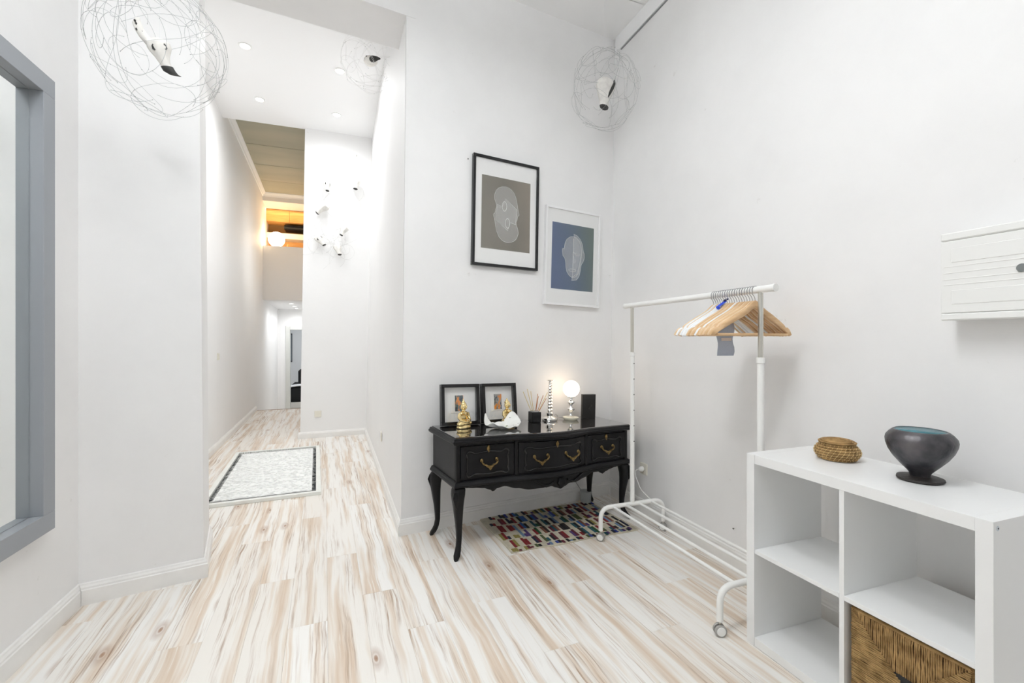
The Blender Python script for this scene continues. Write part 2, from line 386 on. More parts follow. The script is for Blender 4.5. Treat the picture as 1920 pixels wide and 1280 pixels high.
baseboard('baseboard_back', (wp(1.70)), (wp(.008)), ea=.018, eb=.018)
baseboard('baseboard_right', (1.975, -2.4), (1.975, 3.185))
baseboard('baseboard_hall_right', (p0[0], p0[1]), (.207, 6.287), .82, ea=-.018, eb=-.018)
baseboard('baseboard_alcove', (.207, 6.287), (-.59, 6.258), .82, ea=.018, eb=.018)
baseboard('baseboard_hall_left', (HLX(9.04), 9.04), (HLX(3.25), 3.25), .8)

# ---- loft, passage beneath it and the bedroom at the end
lc = struct(MB().box((-2.1, 6.28, 4.14), (-.45, 10.1, 4.25)).build('ceiling_loft', mat('ceiling_void', srgb(90, 86, 72), .8)), 'olive brown panelled ceiling above the passage')
ys = [6.28, 6.72, 7.55, 8.38, 9.20, 9.97]
for i in range(5):
    MB().box((-2.05, ys[i] + .006, 4.105), (-.46, ys[i + 1] - .006, 4.1395), .004).build('ceiling_panel', M_OLIVE, lc)
CP = [(0, 0), (.055, 0), (.055, -.012), (.04, -.03), (.022, -.05), (.012, -.075), (0, -.075)]
def crown(name, a, b):
    a, b = Vector(a), Vector(b); d = (b - a).normalized(); n = Vector((-d.y, d.x))
    return struct(MB().loft([[(p.x + n.x * w_, p.y + n.y * w_, 4.105 + z) for w_, z in CP] for p in (a, b)]).build(name, M_CEIL))
crown('trim_3', (HLX(9.95), 9.95), (HLX(6.3), 6.3))
crown('trim_4', (-.52, 9.95), (HLX(9.95), 9.95))
M_LOFTW = mat('loft_paint', (.82, .80, .78, 1), .7)
struct(MB().box((-2.0, 9.952, 3.95), (-.46, 10.05, 4.135)).build('wall_bulkhead', M_LOFTW))
struct(MB().box((-2.0, 9.985, 2.03), (-.46, 10.27, 3.085)).build('wall_parapet', M_LOFTW), 'plain pale parapet wall in front of the loft')
struct(MB().box((-2.0, 10.272, 2.03), (-.46, 12.9, 2.2)).build('ceiling_passage', M_CEIL))
struct(MB().box((-2.0, 10.05, 3.95), (-.46, 11.2, 4.05)).build('ceiling_alcove', M_LOFTW))
struct(MB().box((-2.0, 10.95, 2.2), (-.46, 11.1, 3.95)).build('wall_loft', mat('loft_back', srgb(176, 140, 92), .7)))
struct(MB().box((-2.1, 8.95, -.75), (-.4, 9.038, -.0105)).box((-2.1, 9.038, -.75), (-.4, 16.2, -.6)).build('floor_lower', mat('lower_floor', srgb(214, 206, 196), .5)))
struct(MB().box((HLX(9.04) - .02, 9.036, -.022), (-.58, 9.062, .004), .003).build('trim_5', mat('nosing', srgb(150, 122, 98), .5)), 'thin brown nosing strip at the end of the hall floor')
struct(MB().box((-2.0, 12.9, -.6), (-1.53, 13.0, 2.1)).box((-1.53, 12.9, 1.60), (-.46, 13.0, 2.1)).build('wall_end', M_HALL))
dj = struct(MB().box((-1.53, 12.88, -.6), (-1.43, 13.06, 1.60), .004).box((-1.43, 12.88, 1.503), (-.58, 13.06, 1.60), .004).build('door_1', mat('door_frame_paint', (.66, .67, .64, 1), .5)), 'open doorway with grey white frame at the end of the hall')
struct(MB().box((-3.0, 16.0, -.6), (.6, 16.2, 2.2)).build('wall_bedroom', M_HALL))
struct(MB().box((-3.2, 13.1, -.6), (-3.0, 16.0, 2.2)).build('wall_bedroom_left', M_HALL))
struct(MB().box((-3.0, 13.02, 2.1), (.6, 16.2, 2.2)).build('ceiling_bedroom', M_CEIL))
struct(MB().box((-3.0, 13.06, -.75), (-2.1, 16.2, -.6)).box((-.4, 13.06, -.75), (.6, 16.2, -.6)).build('floor_bedroom', MATS['lower_floor']))
area('bedroom_light', (-1.0, 14.3, 2.08), (0, 0, 0), .8, 22, (.95, .98, 1))

# added lamp, hidden from view, that fills the deep hall with light
ws_ = thing('added_sconce', 'white half-round fill lamp added out of view on the right wall of the inner passage', 'added lamp', (-.562, 8.3, 2.55), R(-90))
MB().box((-.05, -.012, -.07), (.05, 0, .07), .004).build('back_plate', M_WPAINT, ws_)
MB().lathe([(.085, .05), (.085, -.05), (.080, -.05), (.080, .05)], 24).xf(lambda p: Vector((p.x, min(p.y, -.0) - .013, p.z))).build('shade', mat('added_sconce_shade', (.9, .9, .88, 1), .5, emit=(1, .97, .92, 1), estr=3), ws_, True)
l = bpy.data.lights.new('added_sconce_bulb', 'POINT'); l.energy = 8; l.color = (.97, .985, 1); l.shadow_soft_size = .09
o_ = bpy.data.objects.new('added_sconce_bulb', l); COL.objects.link(o_); o_.location = (-.70, 8.3, 2.55)

# ------------------------------------------------------------------ recessed spotlights
def downlight(x, y, z, label, power, r=.042, group='recessed hall spotlights'):
    t = thing('recessed_spotlight', label, 'spotlight', (x, y, z), group=group)
    MB().lathe([(r + .012, -.0005), (r + .012, -.005), (r, -.007), (r - .006, -.001)], 24).build('trim_ring', M_WPAINT, t, True)
    MB().lathe([(r - .005, -.001), (r - .005, -.004), (0, -.004)], 20).build('lens', mat('spot_lens', (1, 1, 1, 1), .5, emit=(1, .98, .95, 1), estr=14), t)
    l = bpy.data.lights.new('spot_bulb', 'SPOT'); l.energy = power; l.spot_size = R(176); l.spot_blend = 1.; l.shadow_soft_size = .08; l.color = (.97, .985, 1)
    o = bpy.data.objects.new('spot_bulb', l); COL.objects.link(o); o.location = (x, y, z - .03)
P_HALL = 42
for (x, y), lb in zip(((-.89, 4.70), (-.09, 4.82), (-.935, 5.69), (-.14, 5.77)), ('front left recessed spotlight in hall ceiling, nearest the bull skull cage', 'front right recessed spotlight in hall ceiling beside the hanging cage', 'rear left recessed spotlight just before the olive panelled ceiling', 'rear right recessed spotlight above the cluster of small skulls')):
    downlight(x, y, 3.90, lb, P_HALL if y < 5.2 else P_HALL * .66)
for (x, y), lb in zip(((-1.19, 10.9), (-1.21, 11.7), (-1.23, 12.45)), ('nearest recessed spotlight in the low passage ceiling', 'middle recessed spotlight in the low passage ceiling', 'farthest recessed spotlight in the low passage ceiling')):
    downlight(x, y, 2.03, lb, 24, group='recessed passage spotlights')
for (x, y), lb in zip(((-.50, .95), (.40, .95)), ('square pendant light panel out of view, with added uplight, nearer the mirror wall', 'square pendant light panel out of view, with added uplight, nearer the shelf wall')):  # panels out of view; pendant drop added so the uplight reaches the ceiling
    t = thing('pendant_light_panel', lb, 'pendant light', (x, y, CEIL - .33))
    MB().box((-.24, -.24, -.012), (.24, -.19, .042), .002).box((-.24, .19, -.012), (.24, .24, .042), .002).box((-.24, -.19, -.012), (-.19, .19, .042), .002).box((.19, -.19, -.012), (.24, .19, .042), .002).build('panel_frame', M_WPAINT, t)
    MB().box((-.19, -.19, .000), (.19, .19, .030)).build('diffuser', mat('panel_diffuser', (1, 1, 1, 1), .6, emit=(.97, .985, 1, 1), estr=3), t)
    for sx in (-1, 1):
        for sy in (-1, 1): MB().cyl((sx * .215, sy * .215, .040), (sx * .215, sy * .215, .3298), .0012, 6).build('suspension_wire', M_STEEL, t)

# ------------------------------------------------------------------ console table
CU = 1.27; CV = .42
def zs(p):    # the old table is out of level: it drops a little towards its right end
    return Vector((p.x, p.y, p.z * (1 - .048 * p.x / CU)))
con = thing('console_table', 'black lacquered console table with three drawers, brass handles and cabriole legs', 'table', (.566, 2.505, 0), R(8.6))
def bow(u):
    t = (u - CU / 2) / .36
    b = .044 * (math.cos(math.pi * t) + 1) / 2 if abs(t) < 1 else 0.
    return -b + .006 * math.cos((u / CU) * 2 * math.pi)
def cpart(mb, name, m, parent=con, **k): return mb.xf(zs).build(name, m, parent, **k)
NU = 48
def plan(off, v1, o_side, n=NU):       # outline in plan with the bowed front
    pts = [(-o_side + (CU + 2 * o_side) * i / n, 0) for i in range(n + 1)]
    return [(u, bow(min(max(u, 0), CU)) - off) for u, _ in pts] + [(CU + o_side, v1), (-o_side, v1)]
# table top: moulded edge in stacked outlines
tb = MB(); rings = []
for off, z in ((.006, .640), (.020, .646), (.026, .655), (.026, .662), (.018, .668), (.018, .674), (.012, .678)):
    rings.append([(u, v, z) for u, v in plan(off, CV + .004, off)])
tb.loft(rings); cpart(tb, 'table_top', M_BLACK)
tg = MB(); rings = []
for off, z in ((.004, .6785), (.004, .6825), (.0015, .684)):
    rings.append([(u, v, z) for u, v in plan(off, CV - .004, off)])
tg.loft(rings); cpart(tg, 'glass_sheet', mat('tinted_table_glass', (.016, .015, .015, 1), .04, coat=1., ior=2.9))
# case
cs = MB()
cs.box((.004, .012, .43), (.024, CV, .640)).box((CU - .024, .012, .43), (CU - .004, CV, .640)).box((.024, CV - .015, .43), (CU - .024, CV, .640))
cs.loft([[(u, v, z) for u, v in plan(-.014, CV - .016, -.024)] for z in (.43, .445)])
cs.loft([[(u, v, z) for u, v in plan(-.014, CV - .016, -.024)] for z in (.628, .640)])
for u in (.004, .368, .890, CU - .028):
    v0 = bow(u + .01) + (.000 if .1 < u < 1.1 else .004)
    cs.box((u, v0, .43), (u + .022, v0 + .03, .640), .003)
cpart(cs, 'case', M_BLACK)
bs = MB(); rings = []
for off, z in ((.0, .432), (.008, .428), (.012, .420), (.018, .412), (.018, .404), (.010, .398)):
    rings.append([(u, v, z) for u, v in plan(off, CV, off)])
bs.loft(rings); cpart(bs, 'base_moulding', M_BLACK)
# drawers with carved cartouche, bail handles and keyhole plates
def drawer(u0, u1, handles, key):
    mb = MB(); n = 16
    f = lambda s, t, d: (u0 + (u1 - u0) * s, bow(u0 + (u1 - u0) * s) + .004 + d, .446 + .180 * t)
    mb.loft([[f(0, 0, 0)] + [f(i / n, 0, 0) for i in range(1, n + 1)] + [f(i / n, 0, .02) for i in range(n, -1, -1)],
             [f(0, 1, 0)] + [f(i / n, 1, 0) for i in range(1, n + 1)] + [f(i / n, 1, .02) for i in range(n, -1, -1)]])
    d = cpart(mb, 'drawer', M_BLACK)
    # cartouche: a scalloped groove moulding
    W, Hh = (u1 - u0) * .5 - .034, .066; cu = (u0 + u1) / 2; cz_ = .525
    half = [(0, 1.0), (.22, .98), (.42, .93), (.58, .90), (.70, .94), (.80, 1.06), (.90, 1.08), (.97, 1.0), (1.0, .86), (.985, .70), (.95, .55), (.965, .38), (.975, .18), (.97, 0)]
    q = half + [(x, -z) for x, z in half[-2::-1]]; loop = q + [(-x, z) for x, z in q[-2:0:-1]]
    pts = [(cu + x * W, bow(cu + x * W) + .002, cz_ + z * Hh) for x, z in loop]
    cpart(MB().tube(pts, .0055, 6, close=True), 'cartouche_moulding', M_BLACKGLOSS, d, smooth=True)
    for hu in handles:
        hb = MB(); v = bow(hu)
        for sx in (-1, 1):
            hb.ball((hu + sx * .048, v - .004, .541), (.011, .006, .012), 10, 6).ball((hu + sx * .048, v - .010, .541), (.006, .008, .006), 8, 6)
        path = [(-.048, .541), (-.050, .531), (-.042, .523), (-.036, .517), (-.026, .516), (-.016, .507), (0, .503), (.016, .507), (.026, .516), (.036, .517), (.042, .523), (.050, .531), (.048, .541)]
        hb.tube([(hu + x, v - .016, z) for x, z in path], [.004, .0042, .006, .0045, .006, .0075, .009, .0075, .006, .0045, .006, .0042, .004], 8)
        hb.ball((hu, v - .018, .499), (.013, .006, .010), 10, 6).ball((hu, v - .018, .490), (.006, .005, .006), 8, 5)
        cpart(hb, 'bail_handle', M_BRASS, d, smooth=True)
    kb = MB(); v = bow(key)
    kb.ball((key, v + .001, .606), (.011, .005, .015), 12, 8).ball((key, v, .622), (.006, .005, .006), 8, 6).ball((key, v, .590), (.006, .005, .005), 8, 6)
    k = cpart(kb, 'keyhole_plate', M_BRASS, d, smooth=True)
drawer(.030, .364, [.203], .200); drawer(.394, .886, [.530, .762], .646); drawer(.916, 1.240, [1.080], 1.074)
# scalloped apron
up = [(.060, .392), (.118, .386), (.17, .378), (.205, .366), (.231, .350), (.255, .366), (.30, .372), (.38, .352), (.46, .338), (.54, .340), (.60, .345), (.635, .332), (.672, .318), (.705, .330), (.74, .343), (.80, .338), (.88, .352), (.96, .374), (1.01, .372), (1.044, .352), (1.07, .366), (1.11, .378), (1.153, .386), (1.21, .392)]
def apz(u):
    for (a, za), (b, zb) in zip(up, up[1:]):
        if a <= u <= b: t = (u - a) / (b - a); t = t * t * (3 - 2 * t); return za + (zb - za) * t
    return .392
ap = MB(); n = 90; rings = []
for i in range(n + 1):
    u = .06 + 1.15 * i / n; v = bow(u); z = apz(u)
    rings.append([(u, v + .004, .400), (u, v - .002, z + .012), (u, v + .002, z), (u, v + .020, z), (u, v + .020, .400)])
ap.loft(rings); apo = cpart(ap, 'apron', M_BLACK, smooth=True)
sh = MB()
for k in range(-3, 4):
    a = k * .26
    sh.tube([(.672 + math.sin(a) * .020, bow(.672) - .004, .388), (.672 + math.sin(a) * .034, bow(.672) - .010, .355), (.672 + math.sin(a) * .022, bow(.672) - .006, .326 + abs(k) * .004)], [.004, .007, .004], 6)
for sx in (-1, 1):
    sh.tube([(.672 + sx * (.05 + .03 * i), bow(.672 + sx * (.05 + .03 * i)) - .003, .372 - .022 * math.sin(i * .9)) for i in range(6)], [.006, .008, .009, .008, .006, .003], 6)
cpart(sh, 'carved_shell', M_BLACK, apo, smooth=True)
# cabriole legs
LEGP = [(.402, -.004, .033), (.385, .004, .037), (.36, .010, .037), (.33, .012, .033), (.29, .009, .028), (.24, .004, .0235), (.19, -.001, .0195), (.14, -.004, .0165), (.10, -.005, .0150), (.065, .003, .0150), (.040, .016, .0165), (.022, .030, .0175), (.008, .041, .013), (.0, .044, .009)]
for sx, sv, bu, bv in ((-1, -1, .024, .030), (1, -1, CU - .030, .030), (-1, 1, .012, CV - .048), (1, 1, CU - .050, CV - .048)):
    lg = MB(); rings = []
    sv_ = sv if sv < 0 else .35
    for z, d, r in LEGP:
        c = (bu + sx * d * .72, bv + sv_ * d * .9)
        ring = []
        for k in range(16):
            a = 2 * math.pi * k / 16; e = .62
            ring.append((c[0] + r * math.copysign(abs(math.cos(a)) ** e, math.cos(a)), c[1] + r * math.copysign(abs(math.sin(a)) ** e, math.sin(a)), z))
        rings.append(ring)
    lg.loft(rings[::-1]); lo = cpart(lg, 'leg', M_BLACK, smooth=True, angle=60)
    kn = MB()
    for k in range(-2, 3):
        kn.tube([(bu + sx * .028 + k * .006, bv + sv_ * .042, .385), (bu + sx * .034 + k * .008, bv + sv_ * .048, .355), (bu + sx * .030 + k * .004, bv + sv_ * .042, .318), (bu + sx * .026, bv + sv_ * .034, .285)], [.003, .005, .004, .002], 6)
    cpart(kn, 'carved_knee', M_BLACK, lo, smooth=True)

def on_top(u, v, up_=.0):
    """world position on the glass of the console"""
    z = .684 * (1 - .048 * u / CU) + up_ + .0004
    a = R(8.6); return (.566 + u * math.cos(a) - v * math.sin(a), 2.505 + u * math.sin(a) + v * math.cos(a), z)

# ------------------------------------------------------------------ things on the console
def art_material(name, seed, c1, c2):
    m = bpy.data.materials.new(name); m.use_nodes = True; nt = m.node_tree; b = nt.nodes['Principled BSDF']; b.inputs['Roughness'].default_value = .7
    tc = nt.nodes.new('ShaderNodeTexCoord'); mp = nt.nodes.new('ShaderNodeMapping'); mp.inputs['Location'].default_value = (seed, seed * 2, seed * 3); mp.inputs['Scale'].default_value = (60, 60, 32); mp.inputs['Rotation'].default_value = (0, .5, 0)
    n = nt.nodes.new('ShaderNodeTexNoise'); n.inputs['Scale'].default_value = 1; n.inputs['Detail'].default_value = 2
    nt.links.new(tc.outputs['Object'], mp.inputs[0]); nt.links.new(mp.outputs[0], n.inputs['Vector'])
    cr = nt.nodes.new('ShaderNodeValToRGB'); e = cr.color_ramp.elements; e[0].position = .40; e[0].color = c1; e[1].position = .43; e[1].color = c2
    x = e.new(.52); x.color = c2; x = e.new(.55); x.color = srgb(226, 138, 52)
    nt.links.new(n.outputs['Fac'], cr.inputs[0]); nt.links.new(cr.outputs[0], b.inputs['Base Color']); return m
M_GLASSF = M_PANE
def box_frame(u, v, tilt, spin, label, artm, W=.262, Hh=.262):
    t = thing('box_frame', label, 'picture frame', on_top(u, v, .0045), (R(tilt), R(1.48), R(8.6) + R(spin)), 'black box frames on the console')
    b = .021; D = .042
    MB().box((-W / 2, -D / 2, 0), (W / 2, D / 2, b), .0015).box((-W / 2, -D / 2, Hh - b), (W / 2, D / 2, Hh), .0015).box((-W / 2, -D / 2, b), (-W / 2 + b, D / 2, Hh - b), .0015).box((W / 2 - b, -D / 2, b), (W / 2, D / 2, Hh - b), .0015).build('frame', M_BLACKGLOSS, t)
    MB().box((-W / 2 + b, .012, b), (W / 2 - b, .018, Hh - b)).build('backing_board', M_PAPER, t)
    mw, mh = .060, .062; cz_ = Hh * .53
    MB().box((-mw, .008, cz_ - mh), (mw, .0119, cz_ + mh), .001).build('mount', mat('inner_mount', (.87, .86, .84, 1), .8), t)
    MB().box((-.032, .0065, cz_ - .052), (.026, .0078, cz_ + .050)).build('print', artm, t)
    MB().box((-W / 2 + b, -.016, b), (W / 2 - b, -.014, Hh - b)).build('glass', M_GLASSF, t)
    return t
box_frame(.166, .358, -7, -1.5, 'black box frame with small orange print, at the left end of the console', art_material('orange_print_figure', 3.1, srgb(52, 62, 74), srgb(92, 116, 122)))
box_frame(.452, .362, -8, 2, 'black box frame with small orange print, behind the white ceramic dish', art_material('orange_print_wing', 7.7, srgb(60, 66, 78), srgb(150, 152, 150)))

def buddha(u, v, spin, label, s=1.):
    t = thing('seated_figurine', label, 'figurine', on_top(u, v, .0012), (0, R(1.48), R(8.6 + spin)), 'gold seated figurines on the console')
    mb = MB()
    mb.lathe([(.046, 0), (.047, .006), (.043, .012), (.040, .016)], 24, sy=.72)                       # plinth
    mb.ball((-.026, -.006, .026), (.027, .022, .015)).ball((.026, -.006, .026), (.027, .022, .015))   # knees
    mb.ball((0, -.016, .026), (.030, .016, .011)).ball((0, .004, .030), (.032, .024, .018))
    mb.ball((0, .004, .062), (.025, .018, .034)).ball((0, .003, .084), (.031, .017, .016))            # torso, shoulders
    for sx in (-1, 1):
        mb.tube([(sx * .030, .003, .086), (sx * .037, .000, .064), (sx * .033, -.012, .045), (sx * .010, -.024, .036)], [.010, .0095, .0085, .007], 10)
    mb.ball((0, -.024, .036), (.014, .010, .006)); mb.tube([(-.024, -.012, .092), (0, -.020, .074), (.020, -.016, .050)], .005, 8)
    mb.cyl((0, .004, .094), (0, .003, .108), .0095, 12)
    body = mb.build('body', M_GOLD, t, True, 180)
    md = body.modifiers.new('union', 'REMESH'); md.mode = 'VOXEL'; md.voxel_size = .0022; md.use_smooth_shade = True
    sm = body.modifiers.new('soft', 'SMOOTH'); sm.iterations = 3
    hd = MB(); hd.ball((0, .001, .124), (.0165, .018, .021)).ball((0, .004, .140), (.0155, .016, .011)).ball((0, .005, .151), (.009, .009, .009)).ball((0, .005, .161), (.004, .004, .007))
    hd.ball((0, -.0175, .122), (.0028, .004, .0055)).ball((0, -.0150, .1125), (.0055, .003, .0018)).ball((-.0062, -.0152, .128), (.0045, .0025, .0016)).ball((.0062, -.0152, .128), (.0045, .0025, .0016))
    for sx in (-1, 1): hd.ball((sx * .0172, .004, .121), (.0025, .005, .012))
    h = hd.build('head', M_GOLD, t, True, 180)
    md = h.modifiers.new('union', 'REMESH'); md.mode = 'VOXEL'; md.voxel_size = .0015; md.use_smooth_shade = True
    sc = 1.06 * s; t.scale = (sc * 1.16, sc * 1.1, sc)
buddha(.155, .275, 28, 'gold seated figurine in front of the left box frame')
buddha(.468, .282, 30, 'gold seated figurine behind the white ceramic dish', .98)

# white free-form dish
dish = thing('ceramic_dish', 'white free-form ceramic dish with upturned corners and floral spots', 'dish', on_top(.385, .180, .0005), (0, R(1.48), R(8.6)))
def dishp(s, t_):
    x, y = s * 2 - 1, t_ * 2 - 1; r = max(abs(x), abs(y)); th = math.atan2(y, x)
    k = 1 / max(abs(math.cos(th)), abs(math.sin(th)), 1e-6) if r > 1e-6 else 1
    rr = math.hypot(x, y) / (k if k else 1); cx_, cy_ = math.cos(th) * rr, math.sin(th) * rr
    rad = .105 * (1 + .10 * math.cos(2 * th + .3) + .07 * math.sin(3 * th))
    def pk(a, w_): d = (th - R(a) + math.pi) % (2 * math.pi) - math.pi; return math.exp(-(d / w_) ** 2)
    z = .004 + .015 * rr ** 3 + rr ** 3 * (.070 * pk(38, .42) + .072 * pk(152, .30) + .020 * pk(215, .5) - .006 * pk(275, .8) + .010 * pk(340, .4))
    z += rr ** 2 * .004 * math.sin(9 * th)
    sq = 1 - .12 * rr * pk(152, .35)
    return (cx_ * rad * 1.12 * sq, cy_ * rad * .80, z + .004)
dm = MB().grid(dishp, 48, 48).build('bowl', mat('white_glaze', (.86, .86, .83, 1), .22, bump=.15, bscale=60), dish, True, 180)
so = dm.modifiers.new('wall', 'SOLIDIFY'); so.thickness = .006; so.offset = 0
MB().lathe([(.030, 0), (.032, .003), (.026, .008)], 24).build('foot', MATS['white_glaze'], dish, True)
rs = random.Random(4)
for k, (s, t_, c, r) in enumerate([(.52, .40, (30, 50, 110), .008), (.47, .42, (70, 120, 70), .009), (.56, .38, (120, 140, 60), .007), (.43, .37, (90, 130, 90), .006), (.50, .35, (200, 190, 90), .005), (.60, .43, (60, 110, 70), .006), (.28, .52, (40, 42, 44), .007), (.22, .44, (50, 50, 46), .006), (.62, .52, (60, 62, 60), .006), (.80, .36, (70, 74, 70), .006), (.93, .30, (60, 64, 60), .006), (.08, .78, (70, 66, 60), .007), (.90, .86, (56, 60, 58), .008)]):
    p = dishp(s, t_); MB().ball((p[0], p[1], p[2] + .0035), (r, r * .8, .0016), 8, 5).build('painted_spot', mat('glaze_%d' % k, srgb(*c), .3), dish, True)

# reed diffuser
rd = thing('reed_diffuser', 'black cube reed diffuser with pale and brown sticks', 'diffuser', on_top(.692, .303), (0, R(1.48), R(8.6 - 4)))
MB().box((-.034, -.034, 0), (.034, .034, .072), .003).build('vessel', M_BLACKGLOSS, rd)
MB().lathe([(.030, .0722), (.031, .078), (.024, .080), (.012, .080)], 24).build('collar', mat('grey_glass', (.35, .34, .33, 1), .12), rd, True)
for k, (dx, dy, L, c) in enumerate([(-.060, 0, .17, 0), (-.034, .01, .175, 0), (-.026, -.012, .16, 0), (.012, 0, .135, 1), (.020, .012, .12, 1), (.036, -.006, .135, 1), (.066, .004, .165, 0), (.058, .0, .125, 1)]):
    b0 = Vector((dx * .10, dy * .2, .03)); d = Vector((dx * 1.35, dy, L)).normalized()
    MB().cyl(b0, b0 + d * (L + .03), .0019, 6).build('reed', mat('reed_pale', srgb(222, 200, 140), .7) if c == 0 else mat('reed_brown', srgb(176, 108, 60), .7), rd)

# mirrored candlestick
pr_ = [(.052, 0), (.056, .006), (.057, .014), (.050, .022), (.030, .026), (.024, .030), (.024, .034), (.027, .050), (.020, .058)]
z = .058
for k in range(10):
    r = .024 - .0010 * k; hgt = .0225 - .0006 * k
    pr_ += [(r * .66, z + .002), (r * .72, z + hgt * .35), (r, z + hgt * .55), (r * .92, z + hgt * .75), (r * .62, z + hgt)]; z += hgt
pr_ += [(.012, z + .006), (.028, z + .011), (.029, z + .014), (.020, z + .015)]
cd_ = thing('candlestick', 'tall ribbed mirrored glass candlestick beside the globe lamp', 'candlestick', on_top(.832, .330), (0, R(1.48), 0))
cd_.scale = (1, 1, 1.06)
MB().lathe([(0, 0)] + pr_[:9], 36).build('base', M_MERCURY, cd_, True, 50)
MB().lathe([(0, .057)] + pr_[8:-3] + [(0, z + .004)], 36).build('stem', M_MERCURY, cd_, True, 50)
MB().lathe([(0, z + .003)] + pr_[-4:] + [(0, z + .0145)], 36).build('drip_pan', M_MERCURY, cd_, True, 50)

# globe table lamp
lamp = thing('globe_lamp', 'lit globe table lamp with stacked chrome discs on the console', 'lamp', on_top(.994, .300), (0, R(1.48), 0))
lamp.scale = (1, 1, 1)
MB().lathe([(0, 0), (.046, 0), (.057, .014), (.057, .020), (.050, .021), (0, .021)], 40).build('base', mat('cream_enamel', (.80, .76, .62, 1), .25), lamp, True, 40)
st = [(0, .02), (.015, .0215), (.017, .030), (.010, .036), (.009, .048)]
for k in range(2):
    b0 = .052 + k * .050; st += [(.009, b0), (.014, b0 + .010), (.026, b0 + .021), (.027, b0 + .026), (.014, b0 + .038), (.008, b0 + .047)]
st += [(.008, .154), (.020, .157), (.027, .162), (.027, .167), (0, .168)]
MB().lathe(st, 36).build('stem', M_CHROME, lamp, True, 50)
MB().ball((0, 0, .223), .0595, 40, 24).build('globe_shade', mat('opal_glass_lit', (1, .98, .94, 1), .4, emit=(1, .78, .54, 1), estr=6), lamp, True, 180)
cpts = [(-.05, .01, .008), (-.075, .03, .004), (-.10, .06, .022), (-.085, .09, .030), (-.055, .10, .016), (-.05, .115, .004)]
MB().tube(rail_path(cpts, .02), .0016, 6).build('power_cord', mat('clear_cord', (.55, .50, .44, 1), .3), lamp, True)

# black upright gift box with an embossed swirl
gb = thing('black_box', 'slim upright black box with an embossed swirl beside the lamp', 'box', on_top(1.166, .320), (0, R(1.48), R(8.6 - 9)))
MB().box((-.055, -.012, 0), (.055, .012, .176), .0012).build('carton', mat('black_card', (.010, .009, .009, 1), .30), gb)
sw = [(.006 + .010 * math.sin(a), -.0125, .078 + .044 * (1 - i / 14 * 2) * .9) for i, a in enumerate([k * .62 - .6 for k in range(15)])]
MB().tube(sw, [.001 + .0022 * math.sin(math.pi * i / 14) for i in range(15)], 6).build('embossed_swirl', mat('black_foil', (.03, .027, .026, 1), .18), gb, True)

# ------------------------------------------------------------------ framed prints on the back wall
def poster(s, zc, W, Hh, roll, label, fm, fw, bg, iw, ih, dz, shapes, lines, depth=.030):
    x, y = wp(s, .001)
    t = thing('framed_print', label, 'framed print', (x, y, zc), (0, R(roll), A_W), 'framed prints on the back wall')
    w2, h2 = W / 2, Hh / 2
    MB().box((-w2, -depth, -h2), (w2, 0, -h2 + fw), .001).box((-w2, -depth, h2 - fw), (w2, 0, h2), .001).box((-w2, -depth, -h2 + fw), (-w2 + fw, 0, h2 - fw), .001).box((w2 - fw, -depth, -h2 + fw), (w2, 0, h2 - fw), .001).build('frame', fm, t)
    MB().box((-w2 + fw, -depth + .012, -h2 + fw), (w2 - fw, -.004, h2 - fw)).build('mount', M_PAPER, t)
    p = MB().box((-iw / 2, -depth + .0108, dz - ih / 2), (iw / 2, -depth + .0119, dz + ih / 2)).build('print', bg, t)
    yy = -depth + .0104
    for i, (poly, m) in enumerate(shapes):
        MB().prism([(px, pz + dz) for px, pz in poly], yy - .00012 * i, yy - .00012 * i + .00008, 'y').build('head_shape', m, p)
    for pts, r in lines:
        MB().tube([(px, yy - .0006, pz + dz) for px, pz in pts], r, 4, close=True).build('head_outline', mat('print_white', (.86, .86, .85, 1), .6), p)
    MB().box((-w2 + fw, -depth + .006, -h2 + fw), (w2 - fw, -depth + .007, h2 - fw)).build('glazing', M_PANE, t)
    return t
def net_material(name, col, amt, sc):
    m = bpy.data.materials.new(name); m.use_nodes = True; nt = m.node_tree; nt.nodes.clear(); N = nt.nodes.new; Lk = nt.links.new
    o = N('ShaderNodeOutputMaterial'); d = N('ShaderNodeBsdfDiffuse'); d.inputs[0].default_value = col; tr = N('ShaderNodeBsdfTransparent'); mx = N('ShaderNodeMixShader')
    tc = N('ShaderNodeTexCoord')
    def wv(rot):
        mp = N('ShaderNodeMapping'); mp.inputs['Rotation'].default_value = (0, rot, 0); Lk(tc.outputs['Object'], mp.inputs[0])
        w_ = N('ShaderNodeTexWave'); w_.inputs['Scale'].default_value = sc; w_.inputs['Distortion'].default_value = 1.2; w_.inputs['Detail Scale'].default_value = .05; Lk(mp.outputs[0], w_.inputs[0]); return w_.outputs['Fac']
    mm = N('ShaderNodeMath'); mm.operation = 'MAXIMUM'; Lk(wv(.7), mm.inputs[0]); Lk(wv(-.6), mm.inputs[1])
    ml = N('ShaderNodeMath'); ml.operation = 'MULTIPLY'; ml.inputs[1].default_value = amt; Lk(mm.outputs[0], ml.inputs[0])
    Lk(ml.outputs[0], mx.inputs[0]); Lk(tr.outputs[0], mx.inputs[1]); Lk(d.outputs[0], mx.inputs[2]); Lk(mx.outputs[0], o.inputs[0]); return m
M_NET = net_material('net_white', (.80, .80, .78, 1), .24, 75); M_NET2 = net_material('net_white_blue', (.82, .84, .86, 1), .28, 85)
